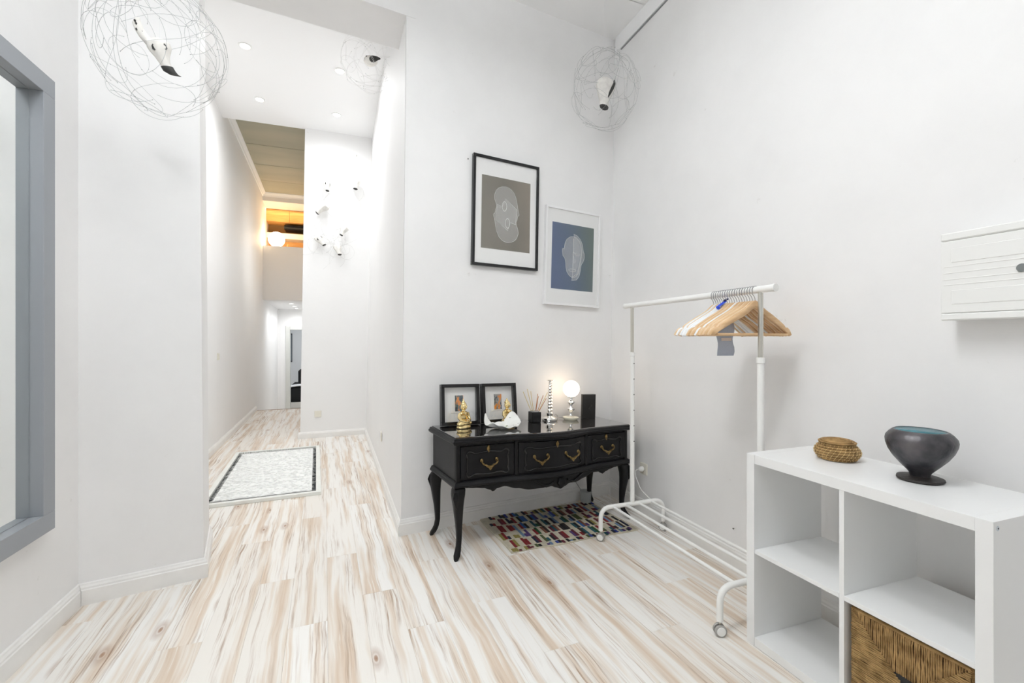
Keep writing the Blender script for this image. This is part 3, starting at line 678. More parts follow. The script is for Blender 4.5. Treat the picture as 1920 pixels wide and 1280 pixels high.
def print_bg(name, c0, c1, c2):
    m = bpy.data.materials.new(name); m.use_nodes = True; nt = m.node_tree; b = nt.nodes['Principled BSDF']; b.inputs['Roughness'].default_value = .6
    tc = nt.nodes.new('ShaderNodeTexCoord'); mp = nt.nodes.new('ShaderNodeMapping'); mp.inputs['Rotation'].default_value = (0, R(20), 0); mp.inputs['Location'].default_value = (.5, 0, 0); mp.inputs['Scale'].default_value = (2.2, 1, 1)
    g = nt.nodes.new('ShaderNodeTexGradient'); nt.links.new(tc.outputs['Object'], mp.inputs[0]); nt.links.new(mp.outputs[0], g.inputs[0])
    cr = nt.nodes.new('ShaderNodeValToRGB'); e = cr.color_ramp.elements; e[0].color = c0; e[1].color = c2; e[0].position = .15; e[1].position = .9; x = e.new(.55); x.color = c1
    nt.links.new(g.outputs[0], cr.inputs[0]); nt.links.new(cr.outputs[0], b.inputs['Base Color']); return m
hA = [(335, 342), (305, 346), (278, 358), (258, 380), (247, 410), (249, 440), (260, 465), (268, 490), (262, 540), (258, 575), (350, 640), (365, 600), (372, 582), (412, 591), (416, 572), (424, 556), (428, 530), (440, 522), (430, 492), (424, 455), (414, 412), (396, 375), (368, 350)]
sA = .00103
def n1(p): return ((p[0] - 340) * sA, -(p[1] - 532) * sA)
A1 = [n1(p) for p in hA]; A2 = [(-x, -z_) for x, z_ in A1]
ear = lambda cx, cz_, rx_, rz_: [(cx + rx_ * math.cos(2 * math.pi * k / 20), cz_ + rz_ * math.sin(2 * math.pi * k / 20)) for k in range(20)]
poster(.747, 2.119, .518, .758, 1.0, 'black framed print of two interlocking mesh heads on grey brown', M_BLACKGLOSS, .018, print_bg('taupe_ground', srgb(112, 106, 94), srgb(104, 98, 86), srgb(122, 112, 98)), .384, .503, -.004,
       [(A1, M_NET), (A2, M_NET)], [(A1, .0009), (A2, .0009), (ear(*n1((324, 477)), .017, .034), .0014), (ear(*n1((349, 590)), .017, .034), .0014)])
sB = .00103
def n2(p): return ((p[0] - 815) * sB * 1.24, -(p[1] - 840) * sB)
hB = [(812, 684), (790, 690), (766, 712), (754, 745), (750, 785), (740, 780), (736, 800), (742, 838), (754, 848), (762, 880), (764, 915), (772, 950), (790, 977), (813, 990), (838, 980), (856, 952), (862, 915), (868, 880), (874, 845), (878, 800), (872, 745), (858, 710), (838, 690)]
hC = [(816, 666), (840, 674), (866, 698), (882, 735), (889, 785), (897, 800), (899, 830), (890, 862), (876, 885), (870, 930), (862, 975), (842, 1004), (808, 1011), (812, 985), (845, 960), (857, 910), (866, 860), (874, 800), (868, 745), (850, 705), (820, 690)]
hD = [(812, 690), (842, 700), (860, 735), (866, 790), (858, 860), (846, 920), (830, 950), (812, 958)]
poster(1.318, 1.859, .505, .735, 1.7, 'white framed print of a pale mesh face on blue green', mat('white_frame', (.85, .85, .85, 1), .35), .016, print_bg('blue_ground', srgb(62, 84, 124), srgb(66, 88, 112), srgb(84, 102, 98)), .385, .498, .003,
       [([n2(p) for p in hB], M_NET2), ([n2(p) for p in hC], M_NET2), ([n2(p) for p in hD], M_NET2)],
       [([n2(p) for p in hB], .0009), ([n2(p) for p in hC], .0008), (ear(*n2((812, 935)), .034, .010), .0008), ([n2(p) for p in ((816, 800), (830, 806), (846, 812), (866, 806), (862, 820), (840, 824))], .0006), ([n2(p) for p in ((814, 700), (815, 700), (815, 985), (814, 985))], .0005), ([n2(p) for p in ((818, 830), (834, 868), (822, 880))], .0006)])

# ------------------------------------------------------------------ clothes rack
RX, RY0, RY1, RZ = 1.685, 1.500, 2.455, 1.452
rack = thing('clothes_rack', 'white tubular clothes rack on castors with chrome upper posts', 'clothes rack', (RX, (RY0 + RY1) / 2, 0))
def rl(x, y, z): return (x - RX, y - (RY0 + RY1) / 2, z)
rail = MB().cyl(rl(RX, 1.432, RZ), rl(RX, 2.530, RZ), .0155, 24).build('hanging_rail', M_WPAINT, rack, True)
for ya, yb in ((1.424, 1.432), (2.530, 2.538)):
    MB().lathe([(0, 0), (.0165, 0), (.0175, .002), (.0175, .010), (0, .010)], 24).xf(lambda p: Vector(rl(RX, (ya if ya < 2 else yb) + (p.z if ya < 2 else -p.z), RZ)) + Vector((p.x, 0, p.y))).build('end_cap', M_PLASTIC, rail, True)
for y in (RY0, RY1):
    lo_ = MB().cyl(rl(RX, y, .21), rl(RX, y, 1.135), .0145, 20).build('lower_post', M_WPAINT, rack, True)
    MB().lathe([(.0147, 0), (.018, .002), (.018, .024), (.012, .026)], 20, rl(RX, y, 1.130)).build('clamp_ring', M_PLASTIC, lo_, True)
    if y == RY1:
        for k in range(6):
            MB().cyl(rl(RX + .004, y - .0150, 1.085 - k * .098), rl(RX + .004, y - .0120, 1.085 - k * .098), .0036, 8).build('adjusting_hole', M_DARK, lo_)
    MB().cyl(rl(RX, y, 1.14), rl(RX, y, RZ - .010), .0108, 20).build('upper_post', M_STEEL, rack, True)
    xa, xb = 1.455, 1.915
    yo = y - .005
    fr = MB().tube(rail_path([rl(xa, yo, .062), rl(xa, yo, .200), rl(xb, yo, .200), rl(xb, yo, .062)], .085, 10), .0135, 16).build('end_frame', M_WPAINT, rack, True)
    for x in (xa, xb):
        cs_ = MB().cyl(rl(x, yo, .030), rl(x, yo, .064), .0045, 10).build('castor', M_STEEL, rack, True)
        for sg in (-1, 1):
            # twin wheels
            ax = Vector((math.cos(R(-20)), math.sin(R(-20)), 0)) if y < 2 else Vector((math.cos(R(-50)), math.sin(R(-50)), 0))
            ay = Vector((-ax.y, ax.x, 0)); c = Vector(rl(x, yo, .0245)) + ay * (sg * .0105)
            def wh(p): return c + ax * p.x + ay * (sg * p.z) + Vector((0, 0, p.y))
            MB().lathe([(0, -.006), (.0235, -.006), (.0245, -.003), (.0245, .003), (.021, .005), (.019, .0045), (0, .0045)], 24).xf(wh).build('wheel', M_GREY, cs_, True)
            MB().lathe([(0, .0040), (.0185, .0047), (.0175, .0070), (0, .0080)], 24).xf(wh).build('hub_cap', M_PLASTIC, cs_, True)
for x in (1.540, 1.634, 1.728, 1.822):
    MB().cyl(rl(x, RY0 - .005, .200), rl(x, RY1 - .005, .200), .0078, 12).build('shoe_rail', M_WPAINT, rack, True)

# ------------------------------------------------------------------ coat hangers
def shoulder_mesh(s=1.):
    cl = []; n = 18
    for i in range(-n, n + 1):
        t = i / n; x = t * .228; a = abs(t)
        z_ = -.012 - .115 * (a ** 1.25) + .018 * math.exp(-(a / .16) ** 2)
        y_ = .018 * a ** 2
        cl.append((x, y_, z_, a))
    rings = []
    for x, y_, z_, a in cl:
        hh = .0125 + .004 * (1 - a) + (.003 if .86 < a < .95 else 0) - (.008 if a > .985 else 0); wd = .0048 + .0016 * a
        nd = .006 if .80 < a < .86 else 0
        rings.append([(x, y_ - wd, z_ - hh + .003), (x, y_ - wd, z_ + hh - .004 - nd), (x, y_ - wd * .5, z_ + hh - nd), (x, y_ + wd * .5, z_ + hh - nd), (x, y_ + wd, z_ + hh - .004 - nd), (x, y_ + wd, z_ - hh + .003), (x, y_ + wd * .5, z_ - hh), (x, y_ - wd * .5, z_ - hh)])
    return MB().loft(rings)
M_HWHITE = mat('white_hanger_paint', (.86, .87, .88, 1), .4)
hk = [(0, 0, .006), (0, 0, .028), (-.006, 0, .040), (-.0175, 0, .052)] + [(.002 + .0195 * math.cos(R(a)), 0, .0655 + .0195 * math.sin(R(a))) for a in range(205, -20, -18)]
M_BEECH2 = wood_material('pale_beech', srgb(218, 188, 150), srgb(232, 206, 172), 6, 60, 60)
hang0 = thing('coat_hanger', 'x', 'hanger', group='coat hangers on the rail')
sh0 = shoulder_mesh().build('shoulders', M_BEECH, hang0, True, 50)
br0 = MB().cyl((-.200, .010, -.128), (.200, .010, -.128), .0058, 10).build('trouser_bar', M_BEECH, hang0, True)
hk0 = MB().tube(hk, .0016, 6).build('hook', M_WIREDK, hang0, True)
ordn = ['first', 'second', 'third', 'fourth', 'fifth', 'sixth', 'seventh', 'eighth', 'ninth', 'tenth', 'eleventh', 'twelfth', 'thirteenth', 'fourteenth', 'fifteenth', 'sixteenth', 'seventeenth', 'eighteenth']
cols = list('bbbbbbbwbbbbwwwbwb')          # from the near post towards the far post
shp = sh0.data.copy(); shp.materials.clear(); shp.materials.append(M_BEECH2)
shw = sh0.data.copy(); shw.materials.clear(); shw.materials.append(M_HWHITE)
rh = random.Random(5); HY0, HY1 = 1.528, 1.770
for i, c in enumerate(cols):
    if i == 0: h_ = hang0; S, B = sh0, br0
    else:
        h_ = hang0.copy(); COL.objects.link(h_)
        S = sh0.copy(); COL.objects.link(S); S.parent = h_
        K = hk0.copy(); COL.objects.link(K); K.parent = h_
        B = None
        if c == 'b' and i % 3 != 2: B = br0.copy(); COL.objects.link(B); B.parent = h_
    if c == 'w': S.data = shw
    elif i and i % 2: S.data = shp
    h_.location = (RX - .001, HY0 + (HY1 - HY0) * i / (len(cols) - 1), RZ + .0175 - .085)
    h_.rotation_euler = (0, R(rh.uniform(-.5, .5)) if i else 0, R(-1.2 + i * .30 + rh.uniform(-.35, .35)))
    kind = 'white painted' if c == 'w' else 'natural beech'
    h_['label'] = '%s coat hanger, %s from the near chrome post on the rack rail' % (kind, ordn[i])
bt = thing('size_tag', 'bright blue strip tag lying over the tops of the coat hangers', 'tag', (RX - .026, 1.694, 1.4020), (0, R(-29), R(4)))
MB().box((-.028, -.010, 0), (.026, .010, .0016), .0005).box((-.0296, -.010, -.016), (-.028, .010, .0016), .0005).build('strap', mat('blue_tag', srgb(24, 66, 205), .4), bt)
MB().ball((.030, .002, .004), (.009, .009, .005), 10, 6).ball((.038, -.006, .006), (.007, .005, .004), 10, 6).build('bow', mat('navy_tag', srgb(24, 28, 74), .5), bt, True)
po = thing('zip_pouch', 'small grey translucent plastic pouch hanging under the coat hangers', 'pouch', (1.628, 1.640, 1.160), R(-8))
pm_ = bpy.data.materials.new('pouch_film'); pm_.use_nodes = True; b_ = pm_.node_tree.nodes['Principled BSDF']; b_.inputs['Base Color'].default_value = srgb(188, 198, 218); b_.inputs['Roughness'].default_value = .14; b_.inputs['Alpha'].default_value = .66
nn = pm_.node_tree.nodes.new('ShaderNodeTexNoise'); nn.inputs['Scale'].default_value = 42; bb = pm_.node_tree.nodes.new('ShaderNodeBump'); bb.inputs['Strength'].default_value = .7; bb.inputs['Distance'].default_value = .01
pm_.node_tree.links.new(nn.outputs['Fac'], bb.inputs['Height']); pm_.node_tree.links.new(bb.outputs['Normal'], b_.inputs['Normal'])
g_ = MB(); rings = []
for i in range(9):
    z_ = .155 * i / 8; w_ = .043 + .004 * math.sin(i * 1.3); th_ = .001 + .006 * math.sin(math.pi * i / 8)
    rings.append([(w_ * math.cos(2 * math.pi * k / 16) + .004 * math.sin(i), th_ * math.sin(2 * math.pi * k / 16) + .003 * math.sin(i * .9 + k * .4), z_) for k in range(16)])
g_.loft(rings).build('film', pm_, po, True, 180)
MB().box((-.028, -.0105, .068), (.024, -.0098, .082)).build('paper_label', mat('pouch_label', srgb(214, 200, 190), .7), po)

# ------------------------------------------------------------------ cube shelf unit
SX0, SX1, SYA, SYB, SH = 1.535, 1.915, .674, 1.434, .770
sf = thing('cube_shelf', 'white four-compartment cube shelf unit standing against the right wall', 'shelf', ((SX0 + SX1) / 2, (SYA + SYB) / 2, 0))
sl = lambda x, y, z: (x - (SX0 + SX1) / 2, y - (SYA + SYB) / 2, z)
TH = .0365
def sbox(name, a, b, ch=.0006, m=M_MELAM): return MB().box(sl(*a), sl(*b), ch).build(name, m, sf)
sbox('side_panel', (SX0, SYB - TH, 0), (SX1, SYB, SH)); sp_ = sbox('side_panel', (SX0, SYA, 0), (SX1, SYA + TH, SH))
sbox('top_panel', (SX0 + .001, SYA + TH + .0004, SH - TH), (SX1, SYB - TH - .0004, SH - .0004)); sbox('bottom_panel', (SX0 + .001, SYA + TH + .0004, .002), (SX1, SYB - TH - .0004, TH))
ym = (SYA + SYB) / 2
sbox('divider', (SX0 + .003, ym - .008, TH), (SX1 - .003, ym + .008, SH - TH))
zm = .388
sbox('inner_shelf', (SX0 + .003, ym + .0082, zm - .0165), (SX1 - .003, SYB - TH - .0002, zm)); sbox('inner_shelf', (SX0 + .003, SYA + TH + .0002, zm - .0165), (SX1 - .003, ym - .0082, zm))
MB().lathe([(0, 0), (.0065, 0), (.0065, .0008), (0, .001)], 16).xf(lambda p: Vector(sl(SX0 + .018 + p.x, SYA - p.z, SH - .018 + p.y))).build('screw_cap', mat('zinc', (.62, .68, .72, 1), .3, .8), sp_)
MB().lathe([(0, .001), (.0022, .001), (.0022, .0014), (0, .0014)], 10).xf(lambda p: Vector(sl(SX0 + .018 + p.x, SYA - p.z, SH - .018 + p.y))).build('screw_socket', M_DARK, sp_)

# seagrass storage basket in the lower right compartment
M_SEA = wood_material('seagrass', srgb(132, 102, 60), srgb(178, 144, 94), 30, 30, 30, .8)
M_SEAD = mat('seagrass_dark', srgb(70, 50, 26), .9)
bk = thing('seagrass_basket', 'woven seagrass storage basket in the lower right compartment of the shelf', 'basket', (SX0 + .185, (SYA + TH + ym - .008) / 2, TH + .001))
BW, BH, BD = .305, .318, .34
MB().box((-.168, -BW / 2 + .006, .002), (.168, BW / 2 - .006, .012)).box((-.164, -BW / 2 + .006, .002), (-.156, BW / 2 - .006, BH - .02)).box((.156, -BW / 2 + .006, .002), (.164, BW / 2 - .006, BH - .02)).box((-.16, -BW / 2 + .004, .002), (.16, -BW / 2 + .012, BH - .02)).box((-.16, BW / 2 - .012, .002), (.16, BW / 2 - .004, BH - .02)).build('inner_frame', M_SEAD, bk)
wv = MB(); rw = random.Random(9)
def strand(a, b, r=.0027):
    a, b = Vector(a), Vector(b); n = max(2, int((b - a).length / .02)); pts = []
    for i in range(n + 1):
        p = a.lerp(b, i / n); pts.append(p + Vector((rw.uniform(-.0011, .0011), rw.uniform(-.0011, .0011), rw.uniform(-.0011, .0011))))
    wv.tube(pts, [r * rw.uniform(.85, 1.15) for _ in pts], 6)
cz_ = BH / 2; st_ = .0058; k = 0
x_ = -.168
hole = lambda y_, z_: abs(y_) < .045 and BH - .170 < z_ < BH - .125
for side in (-1, 1):
    y_ = -BW / 2
    while y_ <= BW / 2:               # upright strands of the upper and lower triangles
        lim = cz_ * abs(y_) / (BW / 2)
        if abs(y_) < .045 and side == 1:
            strand((x_, y_, max(BH - .125, cz_ + lim)), (x_, y_, BH))
        else: strand((x_, y_, cz_ + side * lim), (x_, y_, cz_ + side * cz_))
        y_ += st_
    z_ = .004
    while z_ <= BH:                   # level strands of the left and right triangles
        lim = (BW / 2) * abs(z_ - cz_) / cz_; strand((x_, side * lim, z_), (x_, side * BW / 2, z_)); z_ += st_
for i in range(int(BH / st_)): # sides
    z_ = .004 + i * st_
    for s_ in (-1, 1): wv.tube([(-.164, s_ * BW / 2, z_), (0, s_ * (BW / 2 + .001), z_), (.164, s_ * BW / 2, z_)], .0034, 5)
    wv.tube([(.168, -BW / 2, z_), (.168, BW / 2, z_)], .0034, 5)
wo = wv.build('weave', M_SEA, bk, True, 180); wo['kind'] = 'stuff'
MB().tube(rail_path([(-.166, -BW / 2, BH), (-.166, BW / 2, BH), (.166, BW / 2, BH), (.166, -BW / 2, BH), (-.166, -BW / 2, BH)], .015), .0055, 8).build('rim', M_SEA, bk, True)
MB().box((-.166, -.044, BH - .169), (-.158, .044, BH - .126)).build('hand_hole', M_DARK, bk)

# small lidded coil basket
lb_ = thing('lidded_basket', 'small round coiled grass basket with lid on top of the shelf', 'basket', (1.785, 1.240, SH))
lb_.scale = (.80, .80, .95)
prof = []; nb = 7
for i in range(nb):
    t = i / (nb - 1); r = .068 + .026 * math.sin(math.pi * (t * .82 + .12)); z_ = .006 + t * .056
    prof += [(r - .0045, z_ - .0045), (r, z_ - .0025), (r + .001, z_), (r, z_ + .0025), (r - .0045, z_ + .0042)]
MB().lathe([(0, .0015), (.064, .0012)] + prof + [(.060, .066), (0, .060)], 48).build('body', M_SEA, lb_, True, 60)
pl_ = []
for i in range(8):
    r = .074 - i * .0096; z_ = .070 + .0135 - .010 * (r / .074) ** 2 if i else .072
    pl_ += [(r + .003, z_ - .003), (r + .0045, z_), (r, z_ + .003)]
lid = MB().lathe([(0, .0665), (.070, .0665)] + pl_ + [(0, .0860)], 48).build('lid', M_SEA, lb_, True, 60)
stt = MB(); rr_ = random.Random(3)
for i in range(nb):
    t = i / (nb - 1); r = .0695 + .026 * math.sin(math.pi * (t * .82 + .12)); z_ = .006 + t * .056
    for k in range(30):
        a = 2 * math.pi * (k + .35 * i) / 30
        stt.tube([(r * math.cos(a), r * math.sin(a), z_ - .004), ((r + .0012) * math.cos(a + .03), (r + .0012) * math.sin(a + .03), z_), (r * math.cos(a + .06), r * math.sin(a + .06), z_ + .004)], .0009, 4)
so_ = stt.build('stitching', mat('pale_straw', srgb(222, 196, 140), .7), lb_); so_['kind'] = 'stuff'

# footed bowl
bw = thing('footed_bowl', 'dark pewter glazed footed bowl with teal inside on the shelf', 'bowl', (1.775, .962, SH))
bw.scale = (.78, .78, .90)
wob = lambda k, z_: 1 + .012 * math.sin(2 * math.pi * k * 3 + z_ * 30) + .008 * math.sin(2 * math.pi * k * 5)
m_ = bpy.data.materials.new('pewter_glaze'); m_.use_nodes = True; nt = m_.node_tree; b_ = nt.nodes['Principled BSDF']
tc = nt.nodes.new('ShaderNodeTexCoord'); n1_ = nt.nodes.new('ShaderNodeTexNoise'); n1_.inputs['Scale'].default_value = 9; n1_.inputs['Detail'].default_value = 6
nt.links.new(tc.outputs['Object'], n1_.inputs['Vector']); cr = nt.nodes.new('ShaderNodeValToRGB'); e = cr.color_ramp.elements
e[0].color = srgb(36, 38, 44); e[0].position = .35; e[1].color = srgb(104, 100, 102); e[1].position = .68
nt.links.new(n1_.outputs['Fac'], cr.inputs[0]); nt.links.new(cr.outputs[0], b_.inputs['Base Color']); b_.inputs['Metallic'].default_value = .35; b_.inputs['Roughness'].default_value = .36
n2_ = nt.nodes.new('ShaderNodeTexNoise'); n2_.inputs['Scale'].default_value = 45; nt.links.new(tc.outputs['Object'], n2_.inputs['Vector']); bp = nt.nodes.new('ShaderNodeBump'); bp.inputs['Strength'].default_value = .3; bp.inputs['Distance'].default_value = .006
nt.links.new(n2_.outputs['Fac'], bp.inputs['Height']); nt.links.new(bp.outputs['Normal'], b_.inputs['Normal'])
MB().lathe([(0, 0), (.076, 0), (.082, .004), (.080, .010), (.050, .013), (.030, .017), (0, .018)], 48, wob=lambda k, z_: 1 + .03 * math.sin(2 * math.pi * k * 2 + 1) + .02 * math.sin(2 * math.pi * k * 5)).build('foot', mat('rough_iron_glaze', srgb(58, 54, 52), .5, .3, bump=.4, bscale=60), bw, True, 60)
MB().lathe([(0, .016), (.034, .016), (.037, .028), (.045, .036), (.066, .056), (.091, .082), (.108, .107), (.117, .130), (.119, .146), (.116, .158), (.104, .172), (.092, .181), (.087, .183), (.084, .181)], 64, wob=wob).build('vessel', m_, bw, True, 60)
MB().lathe([(.0845, .1815), (.094, .168), (.104, .150), (.102, .132), (.082, .100), (.050, .062), (.0, .048)], 48).build('lining', mat('teal_glaze', srgb(48, 112, 124), .25), bw, True, 180)

# ------------------------------------------------------------------ fuse box on the right wall
fz = (1.30 + 1.59) / 2; wx = 1.975 + .061 * fz / 3.9
fb = thing('fuse_box', 'white plastic electrical distribution box mounted on the right wall', 'fuse box', (wx - .0005, .760, fz), R(0))
FX = -(wx - 1.905)
MB().box((FX + .012, -.212, -.146), (0.0, .212, .146), .004).build('housing', M_PLASTIC, fb)
MB().box((FX, -.214, .121), (FX + .016, .214, .1475), .004).build('top_cover', M_PLASTIC, fb); MB().box((FX, -.214, -.1475), (FX + .016, .214, -.124), .004).build('bottom_cover', M_PLASTIC, fb)
fd = MB().box((FX + .002, -.213, -.1228), (FX + .014, .213, .1198), .002).build('door', M_PLASTIC, fb)
for za, zb in ((.045, .094), (-.095, -.046)): MB().box((FX + .0004, -.185, za), (FX + .004, .185, zb), .0022).build('raised_panel', M_PLASTIC, fd)
for z_ in (.033, .012, -.010, -.028): MB().box((FX + .0008, -.205, z_ - .0016), (FX + .004, .205, z_ + .0016), .0006).build('rib', M_PLASTIC, fd)
MB().lathe([(.0105, 0), (.0125, 0), (.0125, .004), (.0105, .004)], 20).xf(lambda p: Vector((FX + .002 - p.z, p.x + .012, p.y + .004))).build('lock', mat('lock_grey', srgb(120, 124, 124), .4), fd, True)

# ------------------------------------------------------------------ sockets and switches
def socket(name, label, loc, rz, kind='socket', plug=False):
    t = thing(name, label, 'socket' if kind == 'socket' else 'light switch', loc, rz)
    pl = MB().box((-.040, -.010, -.040), (.040, 0, .040), .003).build('face_plate', M_IVORY, t)
    if kind == 'socket':
        MB().lathe([(.021, .0), (.021, .0105), (.018, .0105), (.017, .002), (0, .002)], 24).xf(lambda p: Vector((p.x, -p.z - .0004, p.y))).build('socket_well', M_IVORY, t, True)
        for sx in (-1, 1): MB().cyl((sx * .0095, -.0026, 0), (sx * .0095, -.004, 0), .0028, 8).build('pin_hole', M_DARK, t)
    else: MB().box((-.026, -.015, -.030), (.026, -.0098, .030), .002).build('rocker', M_IVORY, t)
    return t
ro = socket('wall_socket', 'ivory wall socket with white plug on the right wall', (1.979, 2.735, .318), R(-90), plug=True)
pg = thing('white_plug', 'white plug with cord in the socket on the right wall', 'plug', (1.966, 2.735, .318), R(-90))
MB().lathe([(0, .0), (.018, 0), (.019, .010), (.014, .026), (.007, .034), (0, .034)], 18).xf(lambda p: Vector((p.x, -p.z - .0006, p.y))).build('plug_body', M_PLASTIC, pg, True)
MB().tube(rail_path([(0, -.030, 0), (0, -.06, -.002), (.03, -.085, -.03), (.075, -.07, -.12), (.13, .0, -.20), (.20, -.005, -.22)][:5], .03), .0028, 8).build('cord', M_PLASTIC, pg, True)
socket('wall_socket', 'ivory wall socket low on the alcove wall in the hall', (-.375, 6.265, .300), R(2))
xs_ = lambda y: p0[0] + (.207 - p0[0]) * (y - p0[1]) / (6.287 - p0[1])
socket('wall_socket', 'ivory wall socket on the right wall of the hall', (xs_(4.22) + .004, 4.22, .375), R(-92))
socket('light_switch', 'ivory light switch on the left wall of the hall', (HLX(6.03), 6.03, 1.045), R(92.5), 'switch')

# ------------------------------------------------------------------ framed mirror on the left wall
mi = thing('wall_mirror', 'large mirror in a deep grey frame on the left wall', 'mirror', (-1.1848, 1.78, 1.376))
MY, MZ, MF, MDp = .615, .916, .075, .046
gm_ = mat('grey_frame_paint', srgb(150, 154, 159), .42, bump=.05)
mfr = MB()
for a, b in (((0, -MY, -MZ), (MDp, MY, -MZ + MF)), ((0, -MY, MZ - MF), (MDp, MY, MZ)), ((0, -MY, -MZ + MF), (MDp, -MY + MF, MZ - MF)), ((0, MY - MF, -MZ + MF), (MDp, MY, MZ - MF))): mfr.box(a, b, .0012)
mfr.build('frame', gm_, mi)
MB().box((.0006, -MY + MF + .002, -MZ + MF + .002), (.003, MY - MF - .002, MZ - MF - .002)).build('mirror_glass', mat('silvered_glass', (.90, .92, .91, 1), .01, 1.), mi)

# ------------------------------------------------------------------ skulls in wire cages
def wire_cage(rad, n, seed, r, lump=.05):
    rn = random.Random(seed); mb = MB(); kb = MB()
    rx_, ry_, rz_ = rad
    for i in range(n):
        d = Vector((rn.gauss(0, 1), rn.gauss(0, 1), rn.gauss(0, 1))).normalized()
        t = d.cross(Vector((rn.gauss(0, 1), rn.gauss(0, 1), rn.gauss(0, 1)))).normalized()
        steps = rn.randint(14, 34); turn = rn.uniform(-.24, .24); k0 = rn.uniform(.95, 1.03); pts = []
        depth = 1.
        for s_ in range(steps):
            q = k0 * (1 + lump * math.sin(d.x * 5 + seed) * math.sin(d.z * 4 + i)) * depth
            pts.append((d.x * rx_ * q, d.y * ry_ * q, d.z * rz_ * q))
            nrm = d; side = nrm.cross(t).normalized(); t = (t + side * turn).normalized(); turn += rn.uniform(-.05, .05); turn = max(-.32, min(.32, turn))
            d = (d + t * .10).normalized(); t = (t - d * t.dot(d)).normalized()
            if i % 6 == 5: depth = max(.35, depth - .02)
        mb.tube(pts, r, 4)
        for e_ in (0, len(pts) // 2, -1):
            if rn.random() < .75: kb.ball(pts[e_], r * 2.1, 6, 4)
    return mb, kb
def skull(root, s, euler, tail=True, eyes=True, small=False):
    Mx = Euler(euler).to_matrix(); tf = lambda p: Mx @ (p * s)
    def ring(c, rx_, ry_, n=12, bump=0.):
        return [(c[0] + rx_ * math.cos(2 * math.pi * k / n) * (1 + bump * math.sin(k * 2.1)), c[1] + ry_ * math.sin(2 * math.pi * k / n), c[2]) for k in range(n)]
    mb = MB()
    rg = [ring((.0, .002, .046), .012, .010), ring((0, 0, .040), .030, .024, bump=.08), ring((0, -.002, .024), .046, .034, bump=.06), ring((.0, -.002, .004), .047, .036, bump=.05), ring((0, -.004, -.014), .040, .030, bump=.08), ring((.002, -.006, -.034), .029, .025, bump=.05), ring((.006, -.008, -.058), .022, .020), ring((.011, -.010, -.078), .021, .018)]
    mb.loft(rg)
    hd = mb.xf(tf).build('skull', M_BONE, root, True, 30)
    MB().loft([ring((.011, -.010, -.0770), .0215, .0185), ring((.012, -.011, -.083), .020, .016), ring((.013, -.012, -.088), .012, .010)] if small else [ring((.011, -.010, -.0740), .024, .021), ring((.017, -.011, -.092), .024, .018), ring((.032, -.012, -.106), .017, .013), ring((.052, -.010, -.110), .007, .006)]).xf(tf).build('charred_snout', M_BONEDK, root, True, 30)
    if eyes:
        for sx, ez in ((-1, -.002), (1, .004)):
            MB().loft([[(sx * .022 + x * .8, -.0345 + abs(x) * .35, ez + z_) for x, z_ in ((0, .014), (.008, .006), (.010, -.006), (.003, -.013), (-.007, -.008), (-.008, .005))], [(sx * .022 + x * .8, -.020, ez + z_) for x, z_ in ((0, .014), (.008, .006), (.010, -.006), (.003, -.013), (-.007, -.008), (-.008, .005))]]).xf(tf).build('eye_socket', M_BONEDK, hd)
    if tail:
        rg = [ring((-.024, 0, .014), .024, .020), ring((-.044, 0, .040), .020, .016), ring((-.058, .002, .072), .0175, .014), ring((-.062, .004, .100), .0165, .013), ring((-.054, .004, .120), .009, .008)]
        MB().loft(rg).xf(tf).build('horn', M_BONE, root, True, 30)
        for x, z_ in ((-.066, .104), (-.064, .093), (-.068, .070), (-.050, .062)):
            MB().ball((x, -.009, z_), (.0045, .004, .006), 6, 4).xf(tf).build('dark_fleck', M_BONEDK, hd)
def caged(name, label, loc, rad, n, seed, r, sk, wm=M_WIRE, thread=None, tail=True, streak=False):
    t = thing(name, label, 'sculpture', loc, group='caged skull sculptures')
    mb, kb = wire_cage(rad, n, seed, r)
    c_ = mb.build('wire_cage', wm, t, True, 180, fix=False); c_['kind'] = 'stuff'
    k_ = kb.build('wire_knots', M_KNOT, t, fix=False); k_['kind'] = 'stuff'
    skull(t, *sk, tail=tail, small=streak, eyes=not streak)
    if streak:
        Mx = Euler(sk[1]).to_matrix()
        MB().tube([(.026, -.020, .046), (.020, -.033, .022), (.014, -.036, .000), (.010, -.032, -.024), (.008, -.028, -.044)], [.003, .0065, .0075, .006, .002], 8).xf(lambda p: Mx @ (p * sk[0])).build('charred_streak', M_BONEDK, t, True)
    if thread: MB().cyl((0, 0, .02), (0, 0, thread - loc[2] - .0005), .0006, 5).build('nylon_thread', mat('nylon', (.8, .82, .82, 1), .3), t)
    return t
caged('caged_skull', 'large wire cage holding a horned white skull, hanging before the pillar', (-.742, 2.275, 2.440), (.236, .215, .262), 50, 21, .0007, (.90, (R(12), R(-12), R(12))), thread=CEIL)
caged('caged_skull', 'wire cage with black snouted skull hanging below the hall ceiling', (.175, 4.12, 3.645), (.250, .22, .245), 34, 33, .0009, (1.25, (R(-62), R(-10), R(-4))), M_WIREL, thread=3.90, tail=False)
caged('caged_skull', 'wire cage with a long pale skull in the upper corner by the right wall', (1.725, 2.850, 3.030), (.245, .22, .275), 40, 47, .0008, (1.62, (R(6), R(12), R(10))), M_WIRE, thread=CEIL, tail=False, streak=True)
